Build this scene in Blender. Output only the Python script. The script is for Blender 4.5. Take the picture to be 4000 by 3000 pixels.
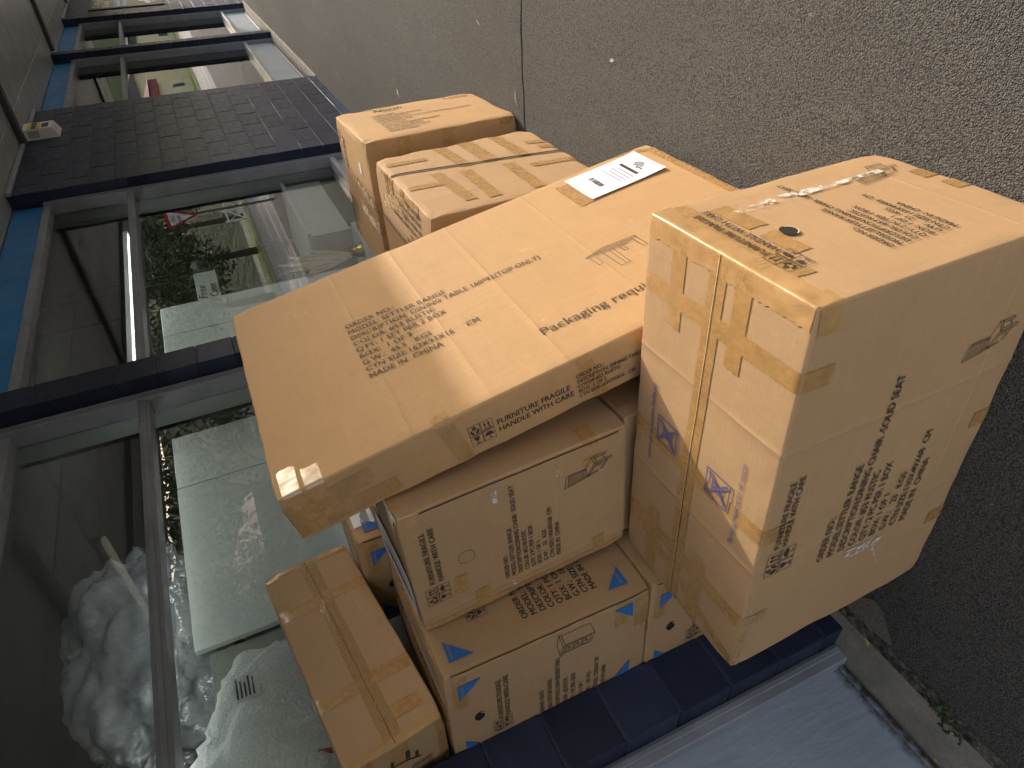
import bpy, bmesh, math, random
from mathutils import Vector, Matrix, noise as mnoise
random.seed(7)
sc = bpy.context.scene
for o in list(bpy.data.objects): bpy.data.objects.remove(o)
COL = sc.collection

# ------------------------------------------------------------------ camera
CAM_LOC = (-0.67317, -0.59533, 1.55188)
CAM_R = [[-0.42562, 0.020363, -0.904673], [-0.549826, 0.788216, 0.276417], [0.718707, 0.615061, -0.324284]]
cam = bpy.data.cameras.new("camera"); camo = bpy.data.objects.new("camera", cam); COL.objects.link(camo)
r0, r1, r2 = [Vector(r) for r in CAM_R]
m = Matrix.Identity(4)
for i in range(3):
    m[i][0] = r0[i]; m[i][1] = -r1[i]; m[i][2] = -r2[i]; m[i][3] = CAM_LOC[i]
camo.matrix_world = m
cam.sensor_fit = 'HORIZONTAL'; cam.sensor_width = 36.0; cam.lens = 2651.48 / 4000 * 36
cam.clip_start = 0.05; cam.clip_end = 1500
sc.camera = camo

# ------------------------------------------------------------------ sky and sun
TO_SUN = Vector((2.08, -1.0, 1.0)).normalized()
SUN_EL = math.asin(TO_SUN.z); SUN_AZ = math.atan2(TO_SUN.x, TO_SUN.y)
world = bpy.data.worlds.new("World"); sc.world = world; world.use_nodes = True
wn = world.node_tree.nodes; wl = world.node_tree.links
for n in list(wn): wn.remove(n)
sky = wn.new('ShaderNodeTexSky'); sky.sky_type = 'NISHITA'; sky.sun_disc = False
sky.sun_elevation = SUN_EL; sky.sun_rotation = SUN_AZ
sky.air_density = 1.0; sky.dust_density = 6.0; sky.ozone_density = 1.0
bg = wn.new('ShaderNodeBackground'); bg.inputs['Strength'].default_value = 0.15
wo = wn.new('ShaderNodeOutputWorld')
veil = wn.new('ShaderNodeMix'); veil.data_type = 'RGBA'; veil.blend_type = 'ADD'; veil.inputs[0].default_value = 1.0
veil.inputs[7].default_value = (4.0, 3.85, 3.7, 1)   # even pale veil added over the whole sky to lift the shade
wl.new(sky.outputs[0], veil.inputs[6]); wl.new(veil.outputs[2], bg.inputs[0]); wl.new(bg.outputs[0], wo.inputs[0])
sun = bpy.data.lights.new("sun", 'SUN'); sun.energy = 2.0; sun.angle = math.radians(0.8); sun.color = (1.0, 0.945, 0.85)
suno = bpy.data.objects.new("sun", sun); COL.objects.link(suno)
suno.rotation_euler = TO_SUN.to_track_quat('Z', 'Y').to_euler(); suno.location = TO_SUN * 60

vs = sc.view_settings
sc.display_settings.display_device = 'sRGB'
vs.view_transform = 'Standard'; vs.look = 'None'; vs.gamma = 1.0; vs.exposure = 1.06; vs.use_curve_mapping = False
sc.render.engine = 'CYCLES'
sc.cycles.max_bounces = 6; sc.cycles.diffuse_bounces = 3; sc.cycles.glossy_bounces = 3; sc.cycles.transparent_max_bounces = 8

# ------------------------------------------------------------------ materials
class NT:
    def __init__(s, name):
        s.m = bpy.data.materials.new(name); s.m.use_nodes = True
        s.t = s.m.node_tree; s.n = s.t.nodes; s.l = s.t.links
        for n in list(s.n): s.n.remove(n)
        s.out = s.n.new('ShaderNodeOutputMaterial')
        s.b = s.n.new('ShaderNodeBsdfPrincipled'); s.l.new(s.b.outputs[0], s.out.inputs[0])
        s.tc = s.n.new('ShaderNodeTexCoord')
    def node(s, t, **k):
        n = s.n.new(t)
        for a, v in k.items(): setattr(n, a, v)
        return n
    def noise(s, scale, detail=4, rough=.6, vec=None, w=None):
        n = s.n.new('ShaderNodeTexNoise'); n.inputs['Scale'].default_value = scale
        n.inputs['Detail'].default_value = min(detail, 4); n.inputs['Roughness'].default_value = rough
        s.l.new(vec or s.tc.outputs['Object'], n.inputs['Vector']); return n.outputs['Fac']
    def voro(s, scale, feature='F1', vec=None):
        n = s.n.new('ShaderNodeTexVoronoi'); n.feature = feature; n.inputs['Scale'].default_value = scale
        s.l.new(vec or s.tc.outputs['Object'], n.inputs['Vector']); return n
    def mapping(s, scale=(1, 1, 1), rot=(0, 0, 0)):
        n = s.n.new('ShaderNodeMapping'); n.inputs['Scale'].default_value = scale; n.inputs['Rotation'].default_value = rot
        s.l.new(s.tc.outputs['Object'], n.inputs['Vector']); return n.outputs[0]
    def ramp(s, fac, stops):
        n = s.n.new('ShaderNodeValToRGB'); e = n.color_ramp.elements
        while len(e) < len(stops): e.new(.5)
        for i, (p, c) in enumerate(stops):
            e[i].position = p; e[i].color = (c, c, c, 1) if isinstance(c, (int, float)) else (*c, 1)
        s.l.new(fac, n.inputs[0]); return n.outputs[0]
    def mix(s, fac, a, b, blend='MIX'):
        n = s.n.new('ShaderNodeMix'); n.data_type = 'RGBA'; n.blend_type = blend
        for sock, v in ((n.inputs[0], fac), (n.inputs[6], a), (n.inputs[7], b)):
            if hasattr(v, 'default_value') or hasattr(v, 'is_linked'): s.l.new(v, sock)
            else: sock.default_value = v if isinstance(v, (int, float)) else (*v, 1)
        return n.outputs[2]
    def math(s, op, a, b=None):
        n = s.n.new('ShaderNodeMath'); n.operation = op
        for sock, v in ((n.inputs[0], a), (n.inputs[1], b)):
            if v is None: continue
            if isinstance(v, (int, float)): sock.default_value = v
            else: s.l.new(v, sock)
        return n.outputs[0]
    def bump(s, h, strength=.3, dist=.01, prev=None):
        n = s.n.new('ShaderNodeBump'); n.inputs['Strength'].default_value = strength; n.inputs['Distance'].default_value = dist
        s.l.new(h, n.inputs['Height'])
        if prev: s.l.new(prev, n.inputs['Normal'])
        return n.outputs[0]
    def set(s, base=None, rough=None, normal=None, **k):
        if base is not None:
            if isinstance(base, tuple): s.b.inputs['Base Color'].default_value = (*base, 1)
            else: s.l.new(base, s.b.inputs['Base Color'])
        if rough is not None:
            if isinstance(rough, (int, float)): s.b.inputs['Roughness'].default_value = rough
            else: s.l.new(rough, s.b.inputs['Roughness'])
        if normal is not None: s.l.new(normal, s.b.inputs['Normal'])
        for a, v in k.items(): s.b.inputs[a.replace('_', ' ')].default_value = v
        return s.m

def scale_c(c, f): return tuple(x * f for x in c)
def paint(name, base, rough=.45, var=.25, nscale=6, bump=.15, bscale=120, spec=.5):
    t = NT(name)
    c = t.mix(t.ramp(t.noise(nscale, 5), [(.3, 0.), (.7, 1.)]), scale_c(base, 1 - var), scale_c(base, 1 + var))
    rr = t.ramp(t.noise(nscale * 2.3, 4), [(.3, max(.05, rough - .1)), (.7, min(1, rough + .12))])
    nb = t.bump(t.noise(bscale, 3), bump, .004)
    return t.set(c, rr, nb, Specular_IOR_Level=spec)

def make_cardboard(name, base):
    t = NT(name)
    oi = t.node('ShaderNodeObjectInfo')
    big = t.ramp(t.noise(3.0, 5, .65), [(.25, 0.), (.75, 1.)])
    c = t.mix(big, scale_c(base, .90), scale_c(base, 1.07))
    stv = t.noise(7, 6, .7, t.mapping((1, 14, 14)))
    c = t.mix(t.ramp(stv, [(.42, 0.), (.68, .45)]), c, scale_c(base, .86))
    stv2 = t.noise(4, 6, .7, t.mapping((10, 1, 10)))
    c = t.mix(t.ramp(stv2, [(.5, 0.), (.75, .35)]), c, scale_c(base, 1.12))
    fib = t.noise(260, 3, .7, t.mapping((1, .35, 1)))
    c = t.mix(t.ramp(fib, [(.35, .0), (.7, .22)]), c, scale_c(base, .72))
    mott = t.noise(45, 4, .7)
    c = t.mix(t.ramp(mott, [(.45, 0.), (.75, .25)]), c, scale_c(base, 1.14))
    # scuffed pale fibres and grubby handling marks, each with a shape of its own
    sc1 = t.ramp(t.noise(9, 8, .75, t.mapping((1, 1, 3.5))), [(.66, 0.), (.74, .35)])
    c = t.mix(sc1, c, (base[0] * 1.25, base[1] * 1.32, base[2] * 1.45))
    dirt = t.ramp(t.noise(5.5, 9, .72, t.mapping((2.4, 1, 1))), [(.62, 0.), (.8, .35)])
    c = t.mix(dirt, c, scale_c(base, .62))
    # rubbed pale edges
    geo = t.node('ShaderNodeNewGeometry')
    rub = t.math('MULTIPLY', t.ramp(geo.outputs['Pointiness'], [(.52, 0.), (.60, 1.)]), t.ramp(t.noise(28, 5, .7), [(.35, 0.), (.65, .7)]))
    c = t.mix(rub, c, (base[0] * 1.3, base[1] * 1.38, base[2] * 1.55))
    # every carton a little different
    hue = t.node('ShaderNodeHueSaturation'); t.l.new(c, hue.inputs['Color'])
    t.l.new(t.math('ADD', t.math('MULTIPLY', oi.outputs['Random'], .10), .95), hue.inputs['Value'])
    t.l.new(t.math('ADD', t.math('MULTIPLY', oi.outputs['Random'], .10), .93), hue.inputs['Saturation'])
    wv = t.node('ShaderNodeTexWave', wave_type='BANDS', bands_direction='X'); wv.inputs['Scale'].default_value = 24
    wv.inputs['Distortion'].default_value = .6; t.l.new(t.tc.outputs['Object'], wv.inputs['Vector'])
    nb = t.bump(wv.outputs['Fac'], .05, .001)
    nb = t.bump(t.noise(14, 5, .6), .22, .006, nb)
    nb = t.bump(fib, .08, .001, nb)
    return t.set(hue.outputs[0], t.ramp(mott, [(.3, .62), (.7, .8)]), nb, Specular_IOR_Level=.32)

def make_tape(name, base, rough):
    t = NT(name)
    c = t.mix(t.ramp(t.noise(22, 4), [(.3, 0.), (.7, 1.)]), scale_c(base, .86), scale_c(base, 1.12))
    w = t.noise(16, 6, .7, t.mapping((1, 2.5, 1)))
    w2 = t.noise(70, 4, .7)
    nb = t.bump(w, .28, .005); nb = t.bump(w2, .06, .001, nb)
    return t.set(c, t.ramp(w2, [(.3, rough), (.7, rough + .15)]), nb, Specular_IOR_Level=.55, Coat_Weight=.35, Coat_Roughness=.18)

M = {}
CB = (.446, .272, .130)
M['cardboard'] = make_cardboard('cardboard', CB)
M['tape'] = make_tape('packing_tape', (.39, .222, .082), .20)
M['tape_clear'] = make_tape('shiny_tape', (.45, .262, .110), .10)
t = NT('crackled_tape'); w_ = t.noise(26, 8, .8, t.mapping((1, 1, 3)))
nb = t.bump(w_, 1.0, .012); nb = t.bump(t.noise(90, 5, .8), .5, .003, nb)
M['tape_crackle'] = t.set((.40, .23, .085), .07, nb, Specular_IOR_Level=.8, Coat_Weight=.6, Coat_Roughness=.05)
M['cut'] = paint('cut_cardboard_edge', (.60, .42, .24), .8, .2, 60)
def ink(name, c, rough=.7):
    t = NT(name)
    f = t.ramp(t.noise(240, 3, .7), [(.3, 0.), (.75, .35)])
    return t.set(t.mix(f, c, (c[0] + .10, c[1] + .065, c[2] + .03)), rough, Specular_IOR_Level=.3)
M['ink'] = ink('black_print', (.035, .030, .027))
M['ink_brown'] = ink('faded_print', (.085, .062, .042))
M['ink_violet'] = ink('violet_print', (.095, .085, .20))
M['blue'] = ink('blue_print', (.014, .13, .40))
M['hole'] = paint('hole_dark', (.012, .009, .006), .9)
M['paper'] = paint('paper', (.80, .80, .84), .6, .04, 8, .05)
M['paper_grey'] = paint('paper_print_grey', (.28, .28, .33), .7)
M['red'] = paint('red_paint', (.45, .02, .02), .4)
M['white'] = paint('white_paint', (.78, .78, .76), .35, .04, 5, .06)
M['board'] = paint('white_board', (.78, .80, .78), .6, .03, 3, .02, 40)
M['white_metal'] = paint('white_metal', (.72, .72, .70), .35, .05, 10, .04)
M['yellow'] = paint('yellow_label', (.72, .5, .03), .5)
M['dark'] = paint('dark_plastic', (.02, .02, .025), .4)
M['gold'] = NT('brass').set((.65, .42, .12), .22, Metallic=1.0)
M['chrome'] = NT('wire_metal').set((.35, .35, .36), .3, Metallic=1.0)
M['navy'] = paint('navy_block_paint', (.021, .028, .058), .45, .18, 9, .3, 90, .25)
_t = M['navy'].node_tree; _oi = _t.nodes.new('ShaderNodeObjectInfo'); _hs = _t.nodes.new('ShaderNodeHueSaturation'); _bs = [n for n in _t.nodes if n.type == 'BSDF_PRINCIPLED'][0]
_ma = _t.nodes.new('ShaderNodeMath'); _ma.operation = 'MULTIPLY_ADD'; _ma.inputs[1].default_value = .55; _ma.inputs[2].default_value = .75
_src = _bs.inputs['Base Color'].links[0].from_socket; _t.links.new(_oi.outputs['Random'], _ma.inputs[0]); _t.links.new(_ma.outputs[0], _hs.inputs['Value']); _t.links.new(_src, _hs.inputs['Color']); _t.links.new(_hs.outputs[0], _bs.inputs['Base Color'])
M['mortar'] = paint('navy_joint_paint', (.042, .048, .085), .6, .25, 20, .3, 80, .25)
M['frame'] = paint('grey_frame_paint', (.24, .25, .29), .38, .18, 5, .12, 60)
M['soffit'] = paint('soffit_paint', (.36, .36, .36), .38, .06, 1.2, .015, 6)
M['soffit_dark'] = paint('soffit_joint', (.05, .05, .05), .7)
M['beam'] = paint('awning_beam_paint', (.05, .05, .052), .5)
M['bluefascia'] = paint('blue_fascia_paint', (.03, .185, .46), .5, .12, 3, .1)
M['reveal'] = paint('reveal_paint', (.50, .52, .49), .5, .08, 3)
M['inner'] = paint('shop_wall_paint', (.34, .34, .32), .7, .12, 2)
M['inner_floor'] = paint('shop_floor', (.12, .11, .10), .6, .2, 3)

t = NT('grey_bulkhead_paint')   # weathered grey panel: brush runs, chips of bare brown board near the foot
c = t.mix(t.ramp(t.noise(3, 6, .6), [(.3, 0.), (.7, 1.)]), (.26, .305, .37), (.315, .365, .44))
c = t.mix(t.ramp(t.noise(26, 8, .75), [(.66, 0.), (.74, .6)]), c, (.20, .21, .24))
sep = t.node('ShaderNodeSeparateXYZ'); t.l.new(t.tc.outputs['Object'], sep.inputs[0])
foot = t.ramp(t.math('ADD', sep.outputs['Z'], t.math('MULTIPLY', t.noise(30, 6, .7), .09)), [(.060, 1.), (.10, 0.)])
c = t.mix(foot, c, (.035, .030, .026))
chip = t.math('MULTIPLY', t.ramp(t.noise(6.5, 4, .6), [(.66, 0.), (.67, 1.)]), t.ramp(sep.outputs['Z'], [(.10, 1.), (.14, 0.)]))
c = t.mix(chip, c, (.055, .035, .022))
nb = t.bump(t.noise(22, 5, .6, t.mapping((1, 1, .25), (0, .5, 0))), .8, .006)
M['bulkhead'] = t.set(c, .4, nb)

t = NT('concrete_strip')
c = t.mix(t.ramp(t.noise(7, 7, .7), [(.3, 0.), (.7, 1.)]), (.155, .145, .12), (.27, .25, .215))
c = t.mix(t.ramp(t.noise(160, 3), [(.5, 0.), (.75, .5)]), c, (.09, .085, .075))
c = t.mix(t.ramp(t.noise(13, 4, .5), [(.70, 0.), (.72, 1.)]), c, (.50, .42, .13))
M['concrete'] = t.set(c, .9, t.bump(t.noise(70, 6, .7), .7, .006))

t = NT('asphalt')
v = t.voro(265); v2 = t.voro(165)
base = t.mix(t.ramp(t.noise(1.1, 6, .65), [(.3, 0.), (.7, 1.)]), (.118, .109, .097), (.170, .157, .138))
base = t.mix(t.ramp(v.outputs['Color'], [(.35, 0.), (.9, .55)]), base, (.275, .253, .22))
base = t.mix(t.ramp(v2.outputs['Distance'], [(.35, 0.), (.8, .75)]), base, (.036, .034, .032))
spark = t.ramp(t.voro(120).outputs['Color'], [(.962, 0.), (.97, 1.)])
base = t.mix(t.math('MULTIPLY', spark, .35), base, (.55, .52, .46))
base = t.mix(t.ramp(t.noise(5, 7, .75), [(.62, 0.), (.75, .4)]), base, (.08, .076, .071))
hgt = t.math('ADD', t.math('MULTIPLY', v.outputs['Distance'], -.9), t.math('MULTIPLY', v2.outputs['Distance'], -.8))
nb = t.bump(hgt, 1.0, .016); nb = t.bump(t.noise(420, 4, .7), .5, .002, nb)
stain = t.ramp(t.noise(.55, 8, .7), [(.45, 0.), (.62, .35)])
base = t.mix(stain, base, scale_c((.10, .092, .082), .62))
base = t.mix(t.ramp(t.noise(2.3, 9, .8, t.mapping((1, 2.2, 1))), [(.60, 0.), (.70, .4)]), base, (.19, .175, .15))
M['asphalt'] = t.set(base, .82, nb, Specular_IOR_Level=.35)

t = NT('road_asphalt')
M['road'] = t.set(t.mix(t.noise(80, 4), (.19, .18, .17), (.26, .25, .235)), .85)
t = NT('verge_grass')
M['grass'] = t.set(t.mix(t.noise(12, 6), (.10, .16, .015), (.22, .28, .035)), .9, t.bump(t.noise(60, 4), .8, .04))
t = NT('far_ground')
M['far'] = t.set(t.mix(t.noise(.3, 6), (.10, .105, .08), (.15, .14, .11)), .9)
M['kerb'] = paint('kerb_concrete', (.36, .30, .26), .85, .15, 6)
M['line'] = paint('road_line_paint', (.7, .7, .68), .6, .1, 10)

t = NT('window_glass')
gl = t.n.new('ShaderNodeBsdfGlossy'); gl.inputs['Roughness'].default_value = 0.0; gl.inputs['Color'].default_value = (1, 1, 1, 1)
tr = t.n.new('ShaderNodeBsdfTransparent'); tr.inputs['Color'].default_value = (.90, .94, .92, 1)
fr = t.n.new('ShaderNodeFresnel'); fr.inputs['IOR'].default_value = 1.75
bmp = t.bump(t.noise(.9, 0, .5), .006, .2); t.l.new(bmp, gl.inputs['Normal'])
mx = t.n.new('ShaderNodeMixShader'); t.l.new(fr.outputs[0], mx.inputs[0]); t.l.new(tr.outputs[0], mx.inputs[1]); t.l.new(gl.outputs[0], mx.inputs[2])
t.l.new(mx.outputs[0], t.out.inputs[0]); M['glass'] = t.m

t = NT('clear_plastic_film')
gl = t.n.new('ShaderNodeBsdfGlossy'); gl.inputs['Roughness'].default_value = .08
df = t.n.new('ShaderNodeBsdfDiffuse'); df.inputs['Color'].default_value = (.50, .52, .58, 1)
tl = t.n.new('ShaderNodeBsdfTranslucent'); tl.inputs['Color'].default_value = (.6, .62, .66, 1)
lw = t.n.new('ShaderNodeLayerWeight'); lw.inputs[0].default_value = .55
nb = t.bump(t.noise(11, 4, .6, t.mapping((1, 1, .3), (0, .6, 0))), .7, .04)
for n_ in (gl, df): t.l.new(nb, n_.inputs['Normal'])
m1 = t.n.new('ShaderNodeMixShader'); m1.inputs[0].default_value = .2; t.l.new(df.outputs[0], m1.inputs[1]); t.l.new(tl.outputs[0], m1.inputs[2])
m2 = t.n.new('ShaderNodeMixShader'); t.l.new(lw.outputs['Fresnel'], m2.inputs[0]); t.l.new(m1.outputs[0], m2.inputs[1]); t.l.new(gl.outputs[0], m2.inputs[2])
trp = t.n.new('ShaderNodeBsdfTransparent'); m3 = t.n.new('ShaderNodeMixShader')
t.l.new(t.ramp(t.noise(5, 4, .6), [(.35, .12), (.65, .5)]), m3.inputs[0]); t.l.new(m2.outputs[0], m3.inputs[1]); t.l.new(trp.outputs[0], m3.inputs[2])
t.l.new(m3.outputs[0], t.out.inputs[0]); M['plastic'] = t.m

t = NT('dimpled_white_fabric')
v = t.voro(95)
M['pillow'] = t.set((.88, .89, .90), .55, t.bump(v.outputs['Distance'], .7, .004))
t = NT('dried_leaf')
st = t.noise(9, 5, .7, t.mapping((6, 6, .6)))
M['leaf'] = t.set(t.mix(t.ramp(st, [(.4, 0.), (.6, 1.)]), (.66, .63, .55), (.42, .30, .15)), .7)
t = NT('foliage')
oi = t.node('ShaderNodeObjectInfo')
M['foliage'] = t.set(t.mix(t.noise(1.5, 4), (.02, .045, .012), (.07, .11, .022)), .6)
M['bark'] = paint('bark', (.09, .065, .045), .9, .3, 8, .5, 20)
M['weed'] = paint('weed_leaf', (.03, .055, .016), .5, .3, 40)
M['cream'] = paint('cream_weatherboard', (.62, .56, .36), .7, .08, 2)
M['maroon'] = paint('maroon_paint', (.22, .045, .05), .6)
M['pane_dark'] = NT('house_pane').set((.03, .035, .04), .08)
M['scuff'] = None
t = NT('white_scuff')
trn = t.n.new('ShaderNodeBsdfTransparent'); mx = t.n.new('ShaderNodeMixShader')
a = t.ramp(t.noise(38, 7, .8, t.mapping((1, 1, 1))), [(.47, 0.), (.56, .85)])
t.set((.66, .62, .57), .8); t.l.new(a, mx.inputs[0]); t.l.new(trn.outputs[0], mx.inputs[1]); t.l.new(t.b.outputs[0], mx.inputs[2]); t.l.new(mx.outputs[0], t.out.inputs[0])
M['scuff'] = t.m
t = NT('tube_light'); t.b.inputs['Emission Color'].default_value = (1, .95, .72, 1); t.b.inputs['Emission Strength'].default_value = .25
M['tube'] = t.set((.8, .78, .6), .4)
t = NT('lit_tube'); t.b.inputs['Emission Color'].default_value = (.93, 1, .95, 1); t.b.inputs['Emission Strength'].default_value = 14
M['tube_lit'] = t.set((.9, .9, .9), .4)
t = NT('added_dim_tube'); t.b.inputs['Emission Color'].default_value = (.93, 1, .95, 1); t.b.inputs['Emission Strength'].default_value = 5  # glow of the extra tube added behind the nearest window's transom
M['tube_added'] = t.set((.9, .9, .9), .4)

# ------------------------------------------------------------------ helpers
def link(name, me, mat=None, parent=None, mw=None, smooth=False):
    o = bpy.data.objects.new(name, me); COL.objects.link(o)
    if mat is not None and me is not None and not me.materials: me.materials.append(mat)
    if parent is not None: o.parent = parent
    if mw is not None: o.matrix_world = mw
    if smooth and me is not None:
        me.polygons.foreach_set('use_smooth', [True] * len(me.polygons))
    return o
def tag(o, label, cat, group=None):
    o['label'] = label; o['category'] = cat
    if group: o['group'] = group
    return o
def struct(o): o['kind'] = 'structure'; return o
def empty(name, loc=(0, 0, 0)):
    o = bpy.data.objects.new(name, None); COL.objects.link(o); o.location = loc; o.empty_display_size = .1; return o
def mesh(verts, faces, name='mesh'):
    me = bpy.data.meshes.new(name); me.from_pydata([tuple(v) for v in verts], [], faces); me.update(); return me
class MB:
    def __init__(s): s.v = []; s.f = []
    def add(s, vs, fs):
        o = len(s.v); s.v += [tuple(x) for x in vs]; s.f += [tuple(i + o for i in f) for f in fs]
    def box(s, a, b, bev=0.0):
        (x0, y0, z0), (x1, y1, z1) = a, b
        if bev <= 0:
            s.add([(x0, y0, z0), (x1, y0, z0), (x1, y1, z0), (x0, y1, z0), (x0, y0, z1), (x1, y0, z1), (x1, y1, z1), (x0, y1, z1)],
                  [(0, 3, 2, 1), (4, 5, 6, 7), (0, 1, 5, 4), (1, 2, 6, 5), (2, 3, 7, 6), (3, 0, 4, 7)]); return
        bm = bmesh.new(); bmesh.ops.create_cube(bm, size=1)
        for v in bm.verts:
            v.co = Vector(((x0 + x1) / 2 + v.co.x * (x1 - x0), (y0 + y1) / 2 + v.co.y * (y1 - y0), (z0 + z1) / 2 + v.co.z * (z1 - z0)))
        bmesh.ops.bevel(bm, geom=list(bm.edges), offset=bev, segments=1, affect='EDGES', profile=.5)
        bm.verts.index_update(); s.add([v.co.copy() for v in bm.verts], [[v.index for v in f.verts] for f in bm.faces]); bm.free()
    def tube(s, pts, r, n=8, caps=True):
        pts = [Vector(p) for p in pts]; rings = []
        rr = r if isinstance(r, (list, tuple)) else [r] * len(pts)
        for i, p in enumerate(pts):
            d = (pts[min(i + 1, len(pts) - 1)] - pts[max(i - 1, 0)]).normalized()
            up = Vector((0, 0, 1)) if abs(d.z) < .9 else Vector((1, 0, 0))
            a = d.cross(up).normalized(); b = d.cross(a)
            rings.append([p + (a * math.cos(2 * math.pi * k / n) + b * math.sin(2 * math.pi * k / n)) * rr[i] for k in range(n)])
        vs = [v for R in rings for v in R]; fs = []
        for i in range(len(pts) - 1):
            for k in range(n): fs.append((i * n + k, i * n + (k + 1) % n, (i + 1) * n + (k + 1) % n, (i + 1) * n + k))
        if caps: fs += [tuple(range(n))[::-1], tuple(range((len(pts) - 1) * n, len(pts) * n))]
        s.add(vs, fs)
    def lathe(s, prof, c=(0, 0, 0), n=24):
        vs = []; fs = []
        for (r, z) in prof:
            for k in range(n):
                a = 2 * math.pi * k / n; vs.append((c[0] + r * math.cos(a), c[1] + r * math.sin(a), c[2] + z))
        for i in range(len(prof) - 1):
            for k in range(n): fs.append((i * n + k, i * n + (k + 1) % n, (i + 1) * n + (k + 1) % n, (i + 1) * n + k))
        s.add(vs, fs)
    def build(s, name, mat, parent=None, smooth=False, mw=None):
        return link(name, mesh(s.v, s.f, name), mat, parent, mw, smooth)
def boxobj(name, a, b, mat, parent=None, bev=0.0):
    q = MB(); q.box(a, b, bev); return q.build(name, mat, parent)

# ================================================================== GROUND
GS = -0.024
def gz(y): return GS * y
def sheet(name, x0, x1, y0, y1, zf, mat, nx=1, ny=1):
    vs = []; fs = []
    for j in range(ny + 1):
        for i in range(nx + 1):
            x = x0 + (x1 - x0) * i / nx; y = y0 + (y1 - y0) * j / ny; vs.append((x, y, zf(x, y)))
    for j in range(ny):
        for i in range(nx):
            a = j * (nx + 1) + i; fs.append((a, a + 1, a + nx + 2, a + nx + 1))
    return struct(link(name, mesh(vs, fs, name), mat))
sheet('ground', -700, 900, -900, 700, lambda x, y: -.30, M['far'])
sheet('road', -120, 200, -10.2, -3.62, lambda x, y: -.035, M['road'])
# pavement in two slabs with the open joint between them as a real gap
JX = 2.553
def joint_x(y): return JX + .006 * math.sin(y * 9) + .004 * math.sin(y * 31)
def slab(name, xa, xb, side):
    ys = [-3.5 + 5.15 * k / 120 for k in range(121)]; vs = []; fs = []
    for y in ys:
        j = joint_x(y); g = .007 + .004 * mnoise.noise(Vector((0, y * 6, 3)))
        a = (xa, j - g) if side < 0 else (j + g, xb)
        for x in a: vs.append((x, y, gz(y)))
        xe = a[1] if side < 0 else a[0]
        vs.append((xe, y, gz(y) - .06))
    for k in range(120):
        o = 3 * k
        fs.append((o, o + 1, o + 4, o + 3))
        e = 1 if side < 0 else 0
        fs.append((o + e, o + 2, o + 5, o + e + 3))
    return struct(link(name, mesh(vs, fs, name), M['asphalt']))
slab('pavement', -60, JX, -1)
slab('pavement', JX, 120, 1)
t = NT('joint_fill'); M['joint'] = t.set((.012, .012, .011), .95)
sheet('pavement_joint', JX - .06, JX + .06, -3.5, 1.6, lambda x, y: gz(y) - .03, M['joint'])
kb = MB(); kb.box((-120, -3.66, -.2), (200, -3.5, .086), .012); struct(kb.build('kerb', M['kerb']))
kb = MB(); kb.box((-120, -10.4, -.2), (200, -10.2, .08), .012); struct(kb.build('kerb', M['kerb']))
sheet('grass_verge', -120, 200, -14.5, -10.4, lambda x, y: .06, M['grass'])
sheet('road_marking', -120, 200, -5.4, -5.28, lambda x, y: -.031, M['line'])
sheet('road_marking', -120, 200, -7.0, -6.88, lambda x, y: -.031, M['line'])

# ================================================================== SHOP BUILDING
YF, YG = 1.533, 1.72
SOF = 3.08
shop = empty('shop_building', (3, YF, 0))
tag(shop, 'long navy painted block shopfront with tall grey framed windows under a grey awning', 'building')
shop_mw_inv = Matrix.Translation((-3, -YF, 0))
def P(name, q, mat, parent=None, smooth=False):
    """part of the shop, geometry given in world space"""
    par = parent or shop
    q.v = [tuple(Vector(v) - Vector((3, YF, 0))) for v in q.v] if par is shop or par.parent is shop else q.v
    return q.build(name, mat, par, smooth)
CH = .2; Z0 = .067
def block_mesh(w, h, d, seed):
    rnd = random.Random(seed); q = MB(); q.box((0, 0, 0), (w, d, h), .004)
    q.v = [(x + rnd.uniform(-.0012, .0012), y + rnd.uniform(-.002, .002), z + rnd.uniform(-.0012, .0012)) for x, y, z in q.v]
    return mesh(q.v, q.f, 'block')
BM = {}
def block(parent, x, z, w, h, yoff=0, d=.10):
    key = (round(w, 3), round(h, 3), random.randrange(3))
    if key not in BM:
        BM[key] = block_mesh(w, h, d, hash(key) & 255); BM[key].materials.append(M['navy'])
    o = bpy.data.objects.new('block', BM[key]); COL.objects.link(o); o.parent = parent
    o.location = (x - 3, random.uniform(-.0012, .0012) + yoff, z); return o
def courses():
    out = [(-.055, Z0)]; z = Z0
    while z < SOF - .02: out.append((z, min(z + CH, SOF))); z += CH
    return out
def pillar(xa, xb, yb=1.68):
    q = MB(); q.box((xa + .008, YF + .006, -.1), (xb - .008, yb + .19, SOF)); core = P('block_pillar', q, M['mortar'])
    for (a, b) in courses():
        if b - a < .04: continue
        g = .004
        # one block per course, as deep as the pillar return
        key = ('p', round(xb - xa, 3), round(b - a, 3))
        if key not in BM:
            BM[key] = block_mesh(xb - xa, b - a - 2 * g, yb - YF, 5); BM[key].materials.append(M['navy'])
        o = bpy.data.objects.new('block', BM[key]); COL.objects.link(o); o.parent = core
        o.location = (xa - 3, random.uniform(-.001, .001), a + g)
    return core
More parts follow.
